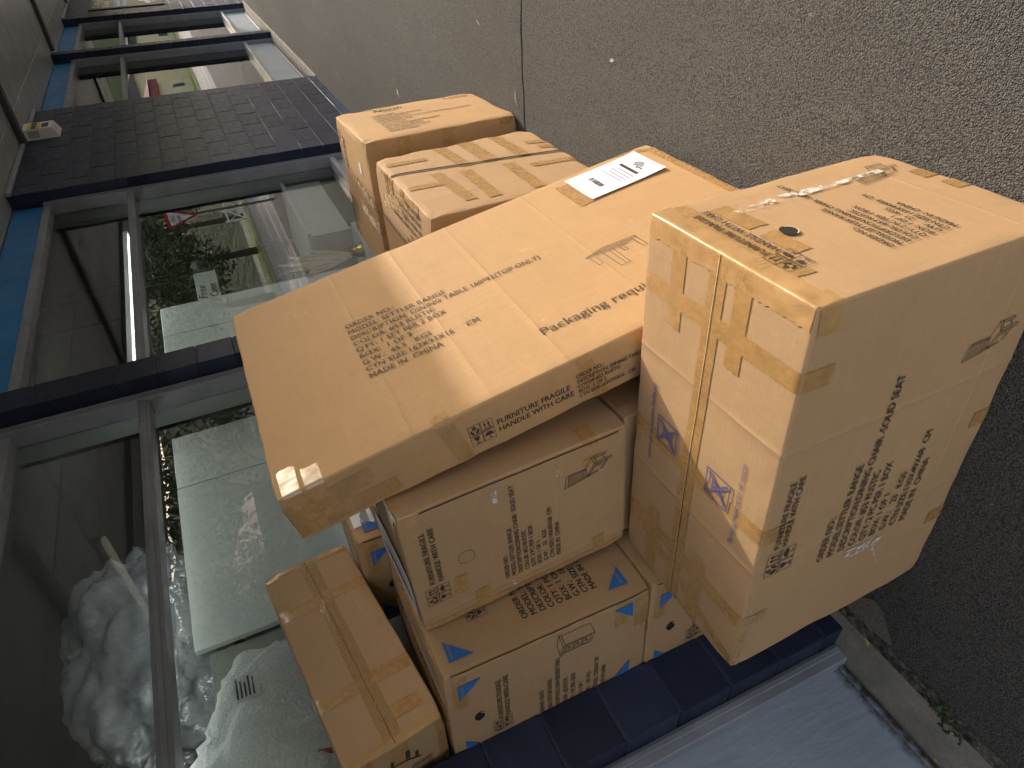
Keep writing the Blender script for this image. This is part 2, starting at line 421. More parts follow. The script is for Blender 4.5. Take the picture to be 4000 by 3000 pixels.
def wall(xa, xb, name='block_wall'):
    q = MB(); q.box((xa + .008, YF + .0035, -.1), (xb - .008, 1.87, SOF)); core = P(name, q, M['mortar'])
    for ci, (a, b) in enumerate(courses()):
        if b - a < .04: continue
        g = .0035; x = xa; first = .2 if ci % 2 else .4
        k = 0
        while x < xb - .02:
            w = first if k == 0 else .4035
            xe = min(x + w, xb)
            if xb - xe < .05: xe = xb
            gl_ = 0 if k == 0 else g; gr_ = 0 if xe >= xb else g
            block(core, x + gl_, a + g, xe - x - gl_ - gr_, b - a - 2 * g)
            x = xe; k += 1
    # smooth block returns facing the window bays
    q = MB()
    for (a, b) in courses():
        if b - a > .04: q.box((xa - .001, YF + .102, a + .0035), (xa + .05, 1.68, b - .0035))
    P('wall_return', q, M['navy'], core)
    return core
pillar(-2.62, -2.43); pillar(.062, .255); pillar(2.745, 2.93); pillar(11.70, 11.885)
wall(5.935, 8.60); wall(14.80, 18.4)
BAYS = [(-2.43, .062), (.255, 2.745), (2.93, 5.935), (8.60, 11.70), (11.885, 14.80)]
SILL, TRA, TRB, HEAD = .39, 2.15, 2.205, 2.79
for bi, (xa, xb) in enumerate(BAYS):
    SILL = 1.45 if bi == 0 else .39
    # low concrete strip, bulkhead board, frame, glass, blue board over the window
    q = MB(); n = 14; y0 = 1.485
    vs = []; fs = []
    for i in range(n + 1):
        x = xa - .1 + (xb - xa + .2) * i / n; w = .012 * mnoise.noise(Vector((x * 3, 1, 0)))
        vs += [(x, y0 + .02 + w, -.06), (x, y0 + .028 + w, -.012 + w * .3), (x, 1.70, .0)]
    for i in range(n):
        o = 3 * i
        fs += [(o, o + 3, o + 4, o + 1), (o + 1, o + 4, o + 5, o + 2)]
    q.add(vs, fs); P('concrete_strip', q, M['concrete'])
    q = MB(); q.box((xa + .05, 1.672, .004), (xb - .05, 1.70, SILL), .003); P('bulkhead_panel', q, M['bulkhead'])
    q = MB(); q.box((xa + .06, 1.655, .006), (xb - .06, 1.671, .030), .003); P('bead', q, M['bulkhead'])
    wf = bpy.data.objects.new('window', None); COL.objects.link(wf); wf.parent = shop
    for (a, b) in ((xa, xa + .062), (xb - .062, xb)):
        fr = MB(); fr.box((a, 1.625, -.005), (b, 1.735, HEAD + .055), .004)
        P('jamb', fr, M['frame'], wf)
        fr = MB(); fr.box((a + (.012 if a == xa else .03), 1.618, 0), (a + (.03 if a == xa else .05), 1.6245, HEAD), .002)
        P('jamb_bead', fr, M['frame'], wf)
    q = MB(); q.box((xa + .062, 1.63, SILL), (xb - .062, 1.74, SILL + .05), .004); P('window_sill', q, M['frame'], wf)
    q = MB(); q.box((xa + .062, 1.645, TRA), (xb - .062, 1.74, TRB), .004)
    q.box((xa + .062, 1.636, TRA + .016), (xb - .062, 1.6445, TRB - .016), .002); P('transom_bar', q, M['frame'], wf)
    q = MB(); q.box((xa + .062, 1.64, HEAD), (xb - .062, 1.74, HEAD + .055), .004); P('head_rail', q, M['frame'], wf)
    for (za, zb) in ((SILL + .05, TRA), (TRB, HEAD)):
        q = MB(); q.add([(xa + .06, YG, za - .01), (xb - .06, YG, za - .01), (xb - .06, YG, zb + .01), (xa + .06, YG, zb + .01)], [(0, 1, 2, 3)])
        P('glass_pane', q, M['glass'], wf)
    q = MB(); q.box((xa, 1.66, HEAD + .056), (xb, 1.72, SOF), .002); P('blue_board', q, M['bluefascia'])
    # painted inner reveals
    q = MB(); q.box((xb - .004, 1.742, SILL), (xb + .05, 1.875, SOF - .03)); q.box((xa - .05, 1.742, SILL), (xa + .004, 1.875, SOF - .03))
    q.box((xa + .004, 1.742, SILL - .02), (xb - .004, 1.90, SILL + .02)); P('window_reveal', q, M['reveal'])
# white trim over the big wall
for (xa, xb) in ((5.935, 8.6), (14.8, 18.4)):
    q = MB(); q.box((xa - .03, 1.50, 3.035), (xb + .03, YF - .002, 3.074), .004); P('trim', q, M['frame'])
# interior shell and roof
q = MB()
q.box((-2.7, 8.0, -.1), (18.5, 8.2, 4.6)); q.box((-2.9, YF, -.1), (-2.63, 8.2, 4.6)); q.box((18.41, YF, -.1), (18.7, 8.2, 4.6))
P('inner_wall', q, M['inner'])
q = MB(); q.box((-2.62, 1.95, -.1), (18.4, 8, .02)); P('shop_floor', q, M['inner_floor'])
q = MB(); q.box((-2.62, 1.75, SOF + .05), (18.4, 8, SOF + .15)); P('shop_ceiling', q, M['inner'])
q = MB(); q.box((-2.9, 1.45, SOF + .18), (18.7, 8.2, SOF + 1.6)); P('upper_wall', q, M['inner'])
# awning: panels in a grid, dark backing, beams, fascia
aw = MB(); aw.box((-3.0, -1.20, SOF + .016), (18.8, 1.66, SOF + .10)); awn = P('awning', aw, M['soffit_dark'])
q = MB(); q.box((-3.0, -1.33, 2.90), (18.8, -1.20, 3.34), .01); P('awning_fascia', q, M['frame'])
q = MB(); q.box((-3.0, -1.199, 3.03), (18.8, -.745, SOF + .015), .006); P('awning_gutter_box', q, M['soffit'])
ycuts = [1.655, 1.285, .585, -.08, -.735]
PM = {}
x = -2.85
while x < 18.5:
    for j in range(4):
        ya, yb = ycuts[j + 1], ycuts[j]; key = j
        if key not in PM:
            qq = MB(); qq.box((.003, ya + .003, 0), (.924, yb - .003, .012), .003); PM[key] = mesh(qq.v, qq.f, 'soffit_panel'); PM[key].materials.append(M['soffit'])
        o = bpy.data.objects.new('soffit_panel', PM[key]); COL.objects.link(o); o.parent = awn
        o.location = (x - 3, -YF, SOF + random.uniform(0, .002))
    x += .928
for bx in (-1.9, 2.72, 7.36, 12.0, 16.6):
    q = MB(); q.box((bx - .07, -1.19, SOF - .045), (bx + .07, 1.53, SOF - .002), .006); P('awning_beam', q, M['beam'])

# ================================================================== CARTONS
class Carton:
    def __init__(s, R, T, D, label, group=None, bulge=.0025, rad=.006, crush=.003, creases=(), seed=1, y_in=(0, 0)):
        s.D = Vector(D); s.seed = seed; s.bulge = bulge; s.rad = rad; s.crush = crush; s.creases = creases
        mw = Matrix.Identity(4)
        for i in range(3):
            for j in range(3): mw[i][j] = R[i][j]
            mw[i][3] = T[i]
        s.mw = mw
        ax = []
        for k in range(3):
            L = D[k]; r = rad; n = max(4, int(L / .024))
            c = [0, .3 * r, .65 * r, r, .012, .02, .03, L - .012, L - .02, L - .03] + [r + (L - 2 * r) * i / n for i in range(1, n)] + [L - r, L - .65 * r, L - .3 * r, L]
            for (ca, pos, amp, faces) in creases:
                if ca == k: c += [pos - .006, pos - .003, pos, pos + .003, pos + .006]
            ax.append(sorted(set(round(v, 5) for v in c)))
        idx = {}; vs = []; fs = []
        def vid(p):
            key = (round(p[0], 5), round(p[1], 5), round(p[2], 5))
            if key not in idx: idx[key] = len(vs); vs.append(s.surf(Vector(p)))
            return idx[key]
        for k in range(3):
            a, b = [(1, 2), (2, 0), (0, 1)][k]
            for side in (0, 1):
                A, B = ax[a], ax[b]
                for i in range(len(A) - 1):
                    for j in range(len(B) - 1):
                        q = []
                        for (ii, jj) in ((i, j), (i + 1, j), (i + 1, j + 1), (i, j + 1)):
                            p = [0, 0, 0]; p[a] = A[ii]; p[b] = B[jj]; p[k] = 0 if side == 0 else s.D[k]; q.append(vid(p))
                        fs.append(q if side else q[::-1])
        me = mesh(vs, fs, 'cardboard_box'); me.materials.append(M['cardboard'])
        s.o = link('cardboard_box', me, None, None, mw, True)
        tag(s.o, label, 'cardboard box', group)
    def surf(s, p, off=0.0):
        D, r = s.D, s.rad; q = Vector([min(max(p[k], r), D[k] - r) for k in range(3)])
        d = p - q
        if d.length < 1e-9: d = Vector((0, 0, 1))
        d.normalize(); pos = q + d * r
        # bulge of the panels, dents, crushed edges
        e = sorted(min(p[k], D[k] - p[k]) / max(1e-6, D[k]) * 2 for k in range(3))
        mid = (1 - (1 - min(1, e[1])) ** 2)
        w = mid * min(1, e[2] * 2)
        sd = Vector((s.seed * 3.1, s.seed * 1.7, s.seed * .9))
        h = s.bulge * w * (1 + .8 * mnoise.noise(p * 2.2 + sd)) + .0016 * mid * mnoise.noise(p * 7 + sd)
        edge = max(0, 1 - min(sorted(min(p[k], D[k] - p[k]) for k in range(3))[1] / .03, 1))
        h -= edge * s.crush * max(0, mnoise.noise(p * 9 + sd) + .25) * 1.5
        corner = max(0, 1 - max(min(p[k], D[k] - p[k]) for k in range(3)) / .05)
        h -= corner * s.crush * 1.5
        for (ca, cp, amp, faces) in s.creases:
            dd = abs(p[ca] - cp)
            if dd < .006: h += amp * (1 - dd / .006) * (.6 + .6 * mnoise.noise(p * 11 + sd))
        return pos + d * (h + off)
    def child(s, name, vs, fs, mat, label=None, smooth=False):
        o = link(name, mesh(vs, fs, name), mat, s.o, None, smooth); o.parent = s.o; o.matrix_local = Matrix.Identity(4)
        if label: o['label'] = label
        return o
    def tape(s, pts, waxis, width, mat='tape', off=None, name='tape'):
        """ribbon over the carton surface through surface points, wide along waxis"""
        if off is None: off = .0011 if s.crush < .006 else .0021
        pts = [Vector(p) for p in pts]; path = []
        for a, b in zip(pts[:-1], pts[1:]):
            n = max(1, int((b - a).length / (.010 if (b - a).length > .12 else .0035)))
            path += [a + (b - a) * (i / n) for i in range(n)]
        path.append(pts[-1]); W = Vector(waxis); nw = max(3, int(width / .009)); vs = []; fs = []
        for i, p in enumerate(path):
            jag = .0025 * random.uniform(-1, 1) if i in (0, len(path) - 1) else 0
            for k in range(nw + 1):
                q = p + W * (width * (k / nw - .5))
                if i in (0, len(path) - 1):
                    d = (path[1] - path[0]) if i == 0 else (path[-1] - path[-2])
                    q = q + d.normalized() * random.uniform(-.003, .003)
                q = Vector([min(max(q[c], 0), s.D[c]) for c in range(3)])
                vs.append(s.surf(q, off + .0004 * (mnoise.noise(q * 40) + 1)))
        for i in range(len(path) - 1):
            for k in range(nw):
                a = i * (nw + 1) + k; fs.append((a, a + 1, a + nw + 2, a + nw + 1))
        # face outwards
        me_n = (vs[fs[0][1]] - vs[fs[0][0]]).cross(vs[fs[0][2]] - vs[fs[0][1]])
        c = s.D / 2
        if me_n.dot(vs[fs[0][0]] - c) < 0: fs = [f[::-1] for f in fs]
        return s.child(name, vs, fs, M[mat], None, True)
    def decal(s, name, org, u, v, polys, mat, off=.0027, label=None):
        """flat polygons [(points2d)...] laid on the surface"""
        org, u, v = Vector(org), Vector(u), Vector(v); vs = []; fs = []
        fine = []
        for poly in polys:      # split large flat shapes so that they follow the panel
            xs_ = [p_[0] for p_ in poly]; ys_ = [p_[1] for p_ in poly]
            if len(poly) <= 4 and max(max(xs_) - min(xs_), max(ys_) - min(ys_)) > .03 and (max(xs_) - min(xs_)) > .008 and (max(ys_) - min(ys_)) > .008:
                n_ = 6
                for tri_ in ([poly] if len(poly) == 3 else [poly[:3], [poly[0], poly[2], poly[3]]]):
                    P_ = lambda i_, j_: tuple(tri_[0][c_] + (tri_[1][c_] - tri_[0][c_]) * i_ / n_ + (tri_[2][c_] - tri_[0][c_]) * j_ / n_ for c_ in (0, 1))
                    for i_ in range(n_):
                        for j_ in range(n_ - i_):
                            fine.append([P_(i_, j_), P_(i_ + 1, j_), P_(i_, j_ + 1)])
                            if i_ + j_ < n_ - 1: fine.append([P_(i_ + 1, j_), P_(i_ + 1, j_ + 1), P_(i_, j_ + 1)])
            else: fine.append(poly)
        for poly in fine:
            o = len(vs); vs += [s.surf(org + u * a + v * b, off) for a, b in poly]; fs.append(tuple(range(o, o + len(poly))))
        return s.child(name, vs, fs, M[mat], label)
    def meshdecal(s, name, org, u, v, verts2, faces, mat, off=.0030, label=None):
        org, u, v = Vector(org), Vector(u), Vector(v)
        return s.child(name, [s.surf(org + u * p_[0] + v * p_[1], off + (p_[2] if len(p_) > 2 else 0)) for p_ in verts2], faces, M[mat], label)

def text_mesh(body, bold=.0, align='LEFT', space=1.0):
    cu = bpy.data.curves.new('t', 'FONT'); cu.body = body; cu.size = 1; cu.resolution_u = 2; cu.offset = bold; cu.space_character = space
    cu.align_x = align
    o = bpy.data.objects.new('t', cu); me = o.to_mesh()
    vs = [(v.co.x, v.co.y) for v in me.vertices]; fs = [tuple(p.vertices) for p in me.polygons]
    o.to_mesh_clear(); bpy.data.objects.remove(o); bpy.data.curves.remove(cu)
    return vs, fs
_h = text_mesh('H')[0]; CAP = max(b for a, b in _h) - min(b for a, b in _h)
def block_text(lines, cap, step, ref=None, refw=None, bold=.012, xs=None, slant=0, starts=None):
    """lines of text -> verts (u right, v up), first baseline at v=0"""
    V = []; F = []
    sy = cap / CAP
    if xs is None:
        w = max(a for a, b in text_mesh(lines[ref], 0)[0]); xs = refw / w
    for i, ln in enumerate(lines):
        if not ln.strip(): continue
        vs, fs = text_mesh(ln, 0)
        x0 = starts[i] if starts else 0
        for k2 in range(2 if bold > 0 else 1):      # second, slightly shifted impression thickens the strokes
            o = len(V); sh = k2 * cap * .05
            V += [(x0 + sh + a * xs + b * sy * slant, b * sy - i * step, k2 * .00015) for a, b in vs]; F += [tuple(k + o for k in f) for f in fs]
    return V, F
def stroke(pts, w, closed=False):
    """2d polyline -> quads"""
    polys = []
    pts = list(pts) + ([pts[0]] if closed else [])
    for (x0, y0), (x1, y1) in zip(pts[:-1], pts[1:]):
        dx, dy = x1 - x0, y1 - y0; L = math.hypot(dx, dy)
        if L < 1e-7: continue
        nx, ny = -dy / L * w / 2, dx / L * w / 2; ex, ey = dx / L * w * .4, dy / L * w * .4
        polys.append([(x0 - ex - nx, y0 - ey - ny), (x1 + ex - nx, y1 + ey - ny), (x1 + ex + nx, y1 + ey + ny), (x0 - ex + nx, y0 - ey + ny)])
    return polys
def care_symbols(sz, order=('hands', 'up', 'glass', 'umb')):
    """2x2 handling marks, total width sz, origin lower left"""
    w = sz * .018; h = sz / 2; out = []
    cells = [(0, h), (h, h), (0, 0), (h, 0)]
    for (cx, cy), kind in zip(cells, order):
        g = sz * .015; S = h - 2 * g; X = lambda a, b: (cx + g + a * S, cy + g + b * S)
        out += stroke([X(0, 0), X(1, 0), X(1, 1), X(0, 1)], w, True)
        if kind == 'up':
            for a in (.33, .67):
                out += stroke([X(a, .25), X(a, .6)], w * 2.2); out.append([X(a - .12, .58), X(a + .12, .58), X(a, .86)])
            out += stroke([X(.15, .15), X(.85, .15)], w * 1.6)
        elif kind == 'umb':
            n = 8; arc = [X(.5 + .38 * math.cos(math.pi * k / n), .48 + .36 * math.sin(math.pi * k / n)) for k in range(n + 1)]
            out.append(arc); out += stroke([X(.5, .48), X(.5, .2), X(.56, .13), X(.64, .16)], w * 1.6)
        elif kind == 'glass':
            out.append([X(.25, .85), X(.75, .85), X(.68, .55), X(.55, .45), X(.45, .45), X(.32, .55)])
            out += stroke([X(.5, .45), X(.5, .18)], w * 1.8); out += stroke([X(.32, .16), X(.68, .16)], w * 1.8)
        else:
            out.append([X(.5, .9), X(.66, .8), X(.5, .7), X(.34, .8)]); out.append([X(.34, .76), X(.48, .67), X(.48, .5), X(.34, .58)]); out.append([X(.66, .76), X(.52, .67), X(.52, .5), X(.66, .58)])
            out.append([X(.12, .55), X(.22, .6), X(.30, .38), X(.42, .3), X(.42, .12), X(.24, .12), X(.12, .35)])
            out.append([X(.88, .55), X(.88, .35), X(.76, .12), X(.58, .12), X(.58, .3), X(.70, .38), X(.78, .6)])
    return out
def chair_icon(w, h):
    X = lambda a, b: (a * w, b * h); lw = w * .022; o = []
    S = lambda *p, k=1: o.extend(stroke([X(*q) for q in p], lw * k))
    S((0, 1), (.52, .955), (.56, .90), (.05, .935), (0, 1)); S((.02, .93), (.10, .62), (.14, .50), (.20, .30)); S((.08, .93), (.155, .62), (.19, .50), (.26, .31), (.20, .30))
    S((.50, .90), (.50, .56)); S((.56, .90), (.55, .56))
    for k in range(5): S((.15 + .07 * k, .920 - .006 * k), (.20 + .06 * k, .64 - .006 * k), k=.7)
    S((.14, .63), (.52, .60)); S((.15, .585), (.52, .56))
    S((.16, .53), (.55, .55), (.98, .44), (.62, .37), (.16, .53)); S((.62, .37), (.62, .32), (.98, .39), (.98, .44)); S((.16, .53), (.17, .48), (.62, .32))
    S((.60, .33), (.60, 0), (.69, 0), (.69, .335)); S((.89, .38), (.90, .14), (.98, .14), (.98, .40)); S((.47, .37), (.48, .22), (.55, .21), (.55, .345))
    S((.26, .25), (.60, .12)); S((.26, .21), (.60, .085)); S((.69, .14), (.90, .22))
    return o
def table_icon(L):
    X = lambda a, b: (a * L, b * L); lw = L * .008; o = []
    S = lambda *p, k=1: o.extend(stroke([X(*q) for q in p], lw * k))
    S((0, 0), (.40, .085), (1.0, .05), (.74, -.055), (0, 0)); S((0, 0), (0, -.03), (.74, -.09), (1.0, .02), (1.0, .05)); S((.74, -.055), (.74, -.09))
    for k in range(9): S((.05 + .075 * k, .004 - .006 * k), (.42 + .065 * k, .083 - .004 * k), k=.8)
    S((.05, -.035), (.07, -.33), (.15, -.33), (.15, -.05)); S((.30, -.06), (.33, -.60), (.50, -.60), (.50, -.08)); S((.42, -.06), (.43, -.6))
    S((.90, -.02), (.92, -.33), (1.0, -.33), (.98, .01)); S((.60, -.08), (.62, -.25), (.68, -.25), (.67, -.09))
    return o
def bedside_icon(w, h):
    X = lambda a, b: (a * w, b * h); lw = w * .018; o = []
    S = lambda *p, k=1: o.extend(stroke([X(*q) for q in p], lw * k))
    S((0, .92), (.42, .84), (1, .95), (.58, 1), (0, .92)); S((0, .92), (0, .86), (.42, .78), (1, .89), (1, .95)); S((.42, .84), (.42, .78))
    S((.06, .85), (.06, .1), (.42, 0), (.42, .78)); S((.42, 0), (.94, .13), (.94, .87))
    for k in range(3):
        a = .78 - .23 * k; S((.09, a + .02), (.39, a - .05), (.39, a - .23), (.09, a - .16), (.09, a + .02)); S((.2, a - .07), (.23, a - .11), (.29, a - .10), (.31, a - .08), k=2)
    return o
def disc(cx, cy, r, n=20, sq=1): return [(cx + r * math.cos(2 * math.pi * k / n), cy + r * sq * math.sin(2 * math.pi * k / n)) for k in range(n)]
def barcode(x0, y0, w, h, n=28):
    rnd = random.Random(3); out = []; x = x0
    while x < x0 + w:
        d = rnd.choice((.6, 1.1, 1.8)) * w / n * .5; out.append([(x, y0), (x + d, y0), (x + d, y0 + h), (x, y0 + h)]); x += d + rnd.choice((.6, 1.2)) * w / n * .5
    return out

X_, Y_, Z_ = Vector((1, 0, 0)), Vector((0, 1, 0)), Vector((0, 0, 1))
CHAIR_TXT = ["ORDER NO.:", "MODEL:SETTLER RANGE", "DESCRIPTION:DINING CHAIR -SOLID SEAT", "COLOR: #53 RUSTIC", "QTY: 2 PC PER 1 BOX", "BOX: 1 OF 1", "G.W.:    23   KGS", "CTN SIZE:110X49X68  CM", "MADE IN  CHINA"]
FFHC = ["FURNITURE FRAGILE", "HANDLE WITH CARE"]
def put_text(c, org, u, v, lines, cap, step, ref, refw, mat='ink', bold=.012, slant=0, starts=None, name='printed_text'):
    V, F = block_text(lines, cap, step, ref, refw, bold, None, slant, starts)
    return c.meshdecal(name, org, u, v, V, F, mat)
def fragile(c, org, u, v, tri, txt_o, txt_u, txt_v, L=.05):
    c.decal('fragile_mark', org, u, v, [tri], 'blue', .0032)
    V, F = block_text(["FRAGILE"], .0075, .01, 0, L, .0)
    c.meshdecal('fragile_lettering', txt_o, txt_u, txt_v, V, F, 'cardboard', .0040)
def hand_hole(c, org, u, v, r, open_=True):
    if open_:
        c.decal('hand_hole', org, u, v, [disc(0, 0, r, 24, .9)], 'hole', .0040)
        c.decal('cut_edge', org, u, v, [[(r * math.cos(a), r * .9 * math.sin(a)) for a in [math.pi * (1.05 + .9 * k / 12) for k in range(13)]] + [(r * .82 * math.cos(a), r * .9 * .82 * math.sin(a) - r * .06) for a in [math.pi * (1.95 - .9 * k / 12) for k in range(13)]]], 'cut', .0044)
    else:
        c.decal('perforated_hole', org, u, v, sum([stroke([(r * math.cos(a), r * math.sin(a)), (r * math.cos(a + .10), r * math.sin(a + .10))], .0014) for a in [2 * math.pi * k / 40 for k in range(40)]], []), 'ink_brown', .0030)

# ---- A: chair carton lying in front
RA = [[0.99939, -0.034, -0.008], [0.03418, 0.99913, 0.02384], [0.00718, -0.0241, 0.99968]]
A = Carton(RA, (0, 0, .001), (.49, 1.1, .6815), 'big taped dining chair carton lying on its side, black hand hole in its sunlit end', 'dining chair cartons', seed=2, creases=[(1, .34, .0018, 0), (1, .71, .0018, 0), (2, .11, .0014, 0)], bulge=.003)
zt = A.D.z
put_text(A, (0, .645, .622), -Y_, Z_, FFHC, .0165, .0225, 0, .213, bold=.006)
A.decal('care_symbols', (0, .739, .567), -Y_, Z_, care_symbols(.083, ('hands', 'up', 'glass', 'umb')), 'ink')
put_text(A, (0, .784, .455), -Y_, Z_, CHAIR_TXT, .0215, .0352, 2, .545, bold=.006)
A.decal('chair_drawing', (0, .276, .052), -Y_, Z_, chair_icon(.078, .155), 'ink')
A.decal('scuff_mark', (0, .83, .25), -Y_, Z_, [[(-.005, .0), (.02, -.01), (.035, .12), (.0, .13)]], 'scuff', .0036)
A.decal('scuff_mark', (0, .93, .22), -Y_, Z_, [[(0, .0), (.006, 0), (.10, .05), (.095, .055)]], 'scuff', .0036)
put_text(A, (.192, 0, .609), X_, Z_, FFHC, .0165, .0285, 0, .220, bold=.003)
A.decal('care_symbols', (.121, 0, .565), X_, Z_, care_symbols(.070), 'ink')
hand_hole(A, (.249, 0, .512), X_, Z_, .021)
put_text(A, (.094, 0, .393), X_, Z_, CHAIR_TXT, .0140, .0218, 2, .352, bold=.004)
A.decal('chair_drawing', (.345, 0, .040), X_, Z_, chair_icon(.082, .158), 'ink')
A.decal('scuff_mark', (.365, 0, .1), X_, Z_, [[(.012, .0), (.03, .0), (.024, .15), (.036, .30), (.02, .44), (.002, .44), (.004, .25)]], 'scuff', .0038)
A.tape([(.246, .005, zt), (.262, 1.098, zt)], X_, .050)
A.tape([(.2465, .004, zt), (.2625, 1.095, zt)], X_, .0016, 'hole', .0019, 'flap_seam')
A.tape([(.2495, .004, zt), (.2655, 1.095, zt)], X_, .0016, 'cut', .0021, 'flap_edge')
for yy in (.160, .585, .905):
    A.tape([(.489, yy, zt), (.0, yy, zt), (0, yy, zt - .075)], Y_, .047)
for xx in (.37, .172):
    A.tape([(xx, .0, zt - .05), (xx, 0, zt), (xx, .235, zt)], X_, .045)
    A.tape([(xx, .83, zt), (xx, 1.095, zt)], X_, .045)
A.tape([(.10, 0, zt - .07), (.47, 0, zt - .062)], Z_, .045)
A.tape([(.3, 0, .545), (.42, 0, .55)], Z_, .05); A.tape([(.17, 0, .55), (.27, 0, .55)], Z_, .045)
A.tape([(.245, .05, zt), (.245, 0, zt), (.245, 0, zt - .05)], X_, .475, 'tape_clear')
A.tape([(.0, .06, zt - .035), (0, .0, zt - .035), (.04, 0, zt - .035)], Z_, .05, 'tape_clear')
A.tape([(.0, .90, zt - .012), (0, 1.095, zt - .012)], Z_, .024); A.tape([(.475, .92, zt), (.01, 1.075, zt)], Y_, .035)
A.tape([(.33, 0, .0), (.33, 0, .05)], X_, .048); A.tape([(.25, 0, .0), (.25, 0, .045)], X_, .048)
A.tape([(0, .50, .0), (0, .50, .06)], Y_, .048); A.tape([(0, .84, .0), (0, .84, .065)], Y_, .048)
NOB = lambda w: stroke([(0, 0), (w, 0), (w, w), (0, w)], w * .055, True) + stroke([(w * .12, w * .12), (w * .88, w * .88)], w * .085) + stroke([(w * .12, w * .88), (w * .88, w * .12)], w * .085) + \
    stroke([(w * .3, w * .3), (w * .35, w * .68), (w * .68, w * .68), (w * .63, w * .3)], w * .04, True) + stroke([(w * .27, w * .72), (w * .72, w * .72)], w * .05) + stroke([(w * .43, w * .33), (w * .43, w * .64)], w * .03) + stroke([(w * .55, w * .33), (w * .55, w * .64)], w * .03)
A.decal('bin_mark', (.110, .596, zt), -Y_, X_, NOB(.078), 'ink_violet', .0040)
A.decal('bin_mark', (.385, .501, zt), Y_, -X_, NOB(.078), 'ink_violet', .0040)
put_text(A, (.079, .681, zt + .0), -Y_, X_, ["Packaging required for all returns"], .0125, .02, 0, .255, 'ink_violet', .012, .15)
put_text(A, (.416, .420, zt + .0), Y_, -X_, ["Packaging required for all returns"], .0125, .02, 0, .25, 'ink_violet', .012, .15)

# ---- C: chair carton on top of its twin, C0
RC = [[0.99862, -0.04541, -0.02636], [0.04668, 0.99767, 0.04979], [0.02404, -0.05095, 0.99841]]
C = Carton(RC, (.4729 - .0004, .638 + .008, .690), (1.1, .475, .678), 'dining chair carton with a punched circle in its end, behind the leaning carton', 'dining chair cartons', seed=3, creases=[(2, .23, .0016, 0), (1, .42, .0016, 0)], bulge=.002)
dy = -.008
put_text(C, (0, .293 + dy, .617), -Y_, Z_, FFHC, .0160, .0245, 0, .205, bold=.004)
C.decal('care_symbols', (0, .376 + dy, .580), -Y_, Z_, care_symbols(.071), 'ink')
hand_hole(C, (0, .242 + dy, .518), -Y_, Z_, .024, False)
put_text(C, (0, .406 + dy, .402), -Y_, Z_, CHAIR_TXT, .0140, .0212, 2, .356, bold=.004)
C.decal('chair_drawing', (0, .149 + dy, .052), -Y_, Z_, chair_icon(.078, .155), 'ink')
for (yy, zz, a, b) in ((.06, .41, .05, .014), (.055, .225, .06, .010), (.43, .385, .05, .012)):
    C.decal('scuff_mark', (0, yy, zz), -Y_, Z_, [[(-a / 2, 0), (a / 2, -.003), (a / 2.4, b), (-a / 2.2, b * .8)]], 'scuff', .0036)
ct = C.D.z
C.tape([(.002, .225, ct), (1.09, .235, ct)], Y_, .048); C.tape([(.06, .0, ct - .02), (.06, .0, ct), (.06, .12, ct)], X_, .05, 'tape_clear')
C.tape([(.0, .0, ct - .03), (.0, .10, ct - .03)], Z_, .05, 'tape_clear'); C.tape([(0, .02, .12), (0, .0, .12), (.06, 0, .12)], Z_, .048); C.tape([(0, .06, .12), (0, .09, .125)], Z_, .045)
C.tape([(0, .39, .49), (0, .465, .49)], Z_, .048); C.tape([(.0, .46, .10), (.0, .40, .10)], Z_, .04); C.tape([(0, .30, .545), (0, .37, .55)], Z_, .04)
C.tape([(.01, .012, ct), (1.0, .012, ct)], Y_, .03, 'tape_clear'); C.tape([(0, .462, .02), (0, .462, .66)], Y_, .026, 'tape_clear')
C.tape([(0, .010, .03), (0, .008, .62)], Y_, .0035, 'hole', .0034, 'corrugated_edge')
# paper on its top
def paper(c, org, u, v, w, h, name='paper_label', label=None, curl=.0, logo=True, dense=True):
    nx, ny = 10, 12; vs = []; fs = []
    org, u, v = Vector(org), Vector(u), Vector(v)
    for j in range(ny + 1):
        for i in range(nx + 1):
            a, b = i / nx * w, j / ny * h
            vs.append(c.surf(org + u * a + v * b, .0032 + curl * (max(0, i / nx - .55) ** 2) * 4 + curl * .6 * max(0, .4 - j / ny) ** 2 * 6))
    for j in range(ny):
        for i in range(nx): k = j * (nx + 1) + i; fs.append((k, k + 1, k + nx + 2, k + nx + 1))
    p = c.child(name, vs, fs, M['paper'], label, True)
    def up(a, b): return c.surf(org + u * a + v * b, .0040 + curl * (max(0, a / w - .55) ** 2) * 4 + curl * .6 * max(0, .4 - b / h) ** 2 * 6)
    def sub(nm, polys, mat):
        V = []; F = []
        for pl_ in polys:
            o = len(V); V += [up(a * w, b * h) for a, b in pl_]; F.append(tuple(range(o, o + len(pl_))))
        q = link(nm, mesh(V, F, nm), M[mat], p); return q
    def subtext(nm, x, y, lines, cap, step, refw, mat='ink', bold=.0, slant=0):
        V, F = block_text(lines, cap, step, max(range(len(lines)), key=lambda i: len(lines[i])), refw, bold, None, slant)
        q = link(nm, mesh([up(x + p_[0], y + p_[1]) for p_ in V], F, nm), M[mat], p); return q
    return p, sub, subtext

C0 = Carton(RA, (.512, .640, -.014), (1.1, .485, .692), 'lower dining chair carton wedged between the front carton and the leaning one, mostly hidden', 'dining chair cartons', seed=4)
C0.tape([(.05, .0, .66), (.6, .0, .66)], Z_, .05)

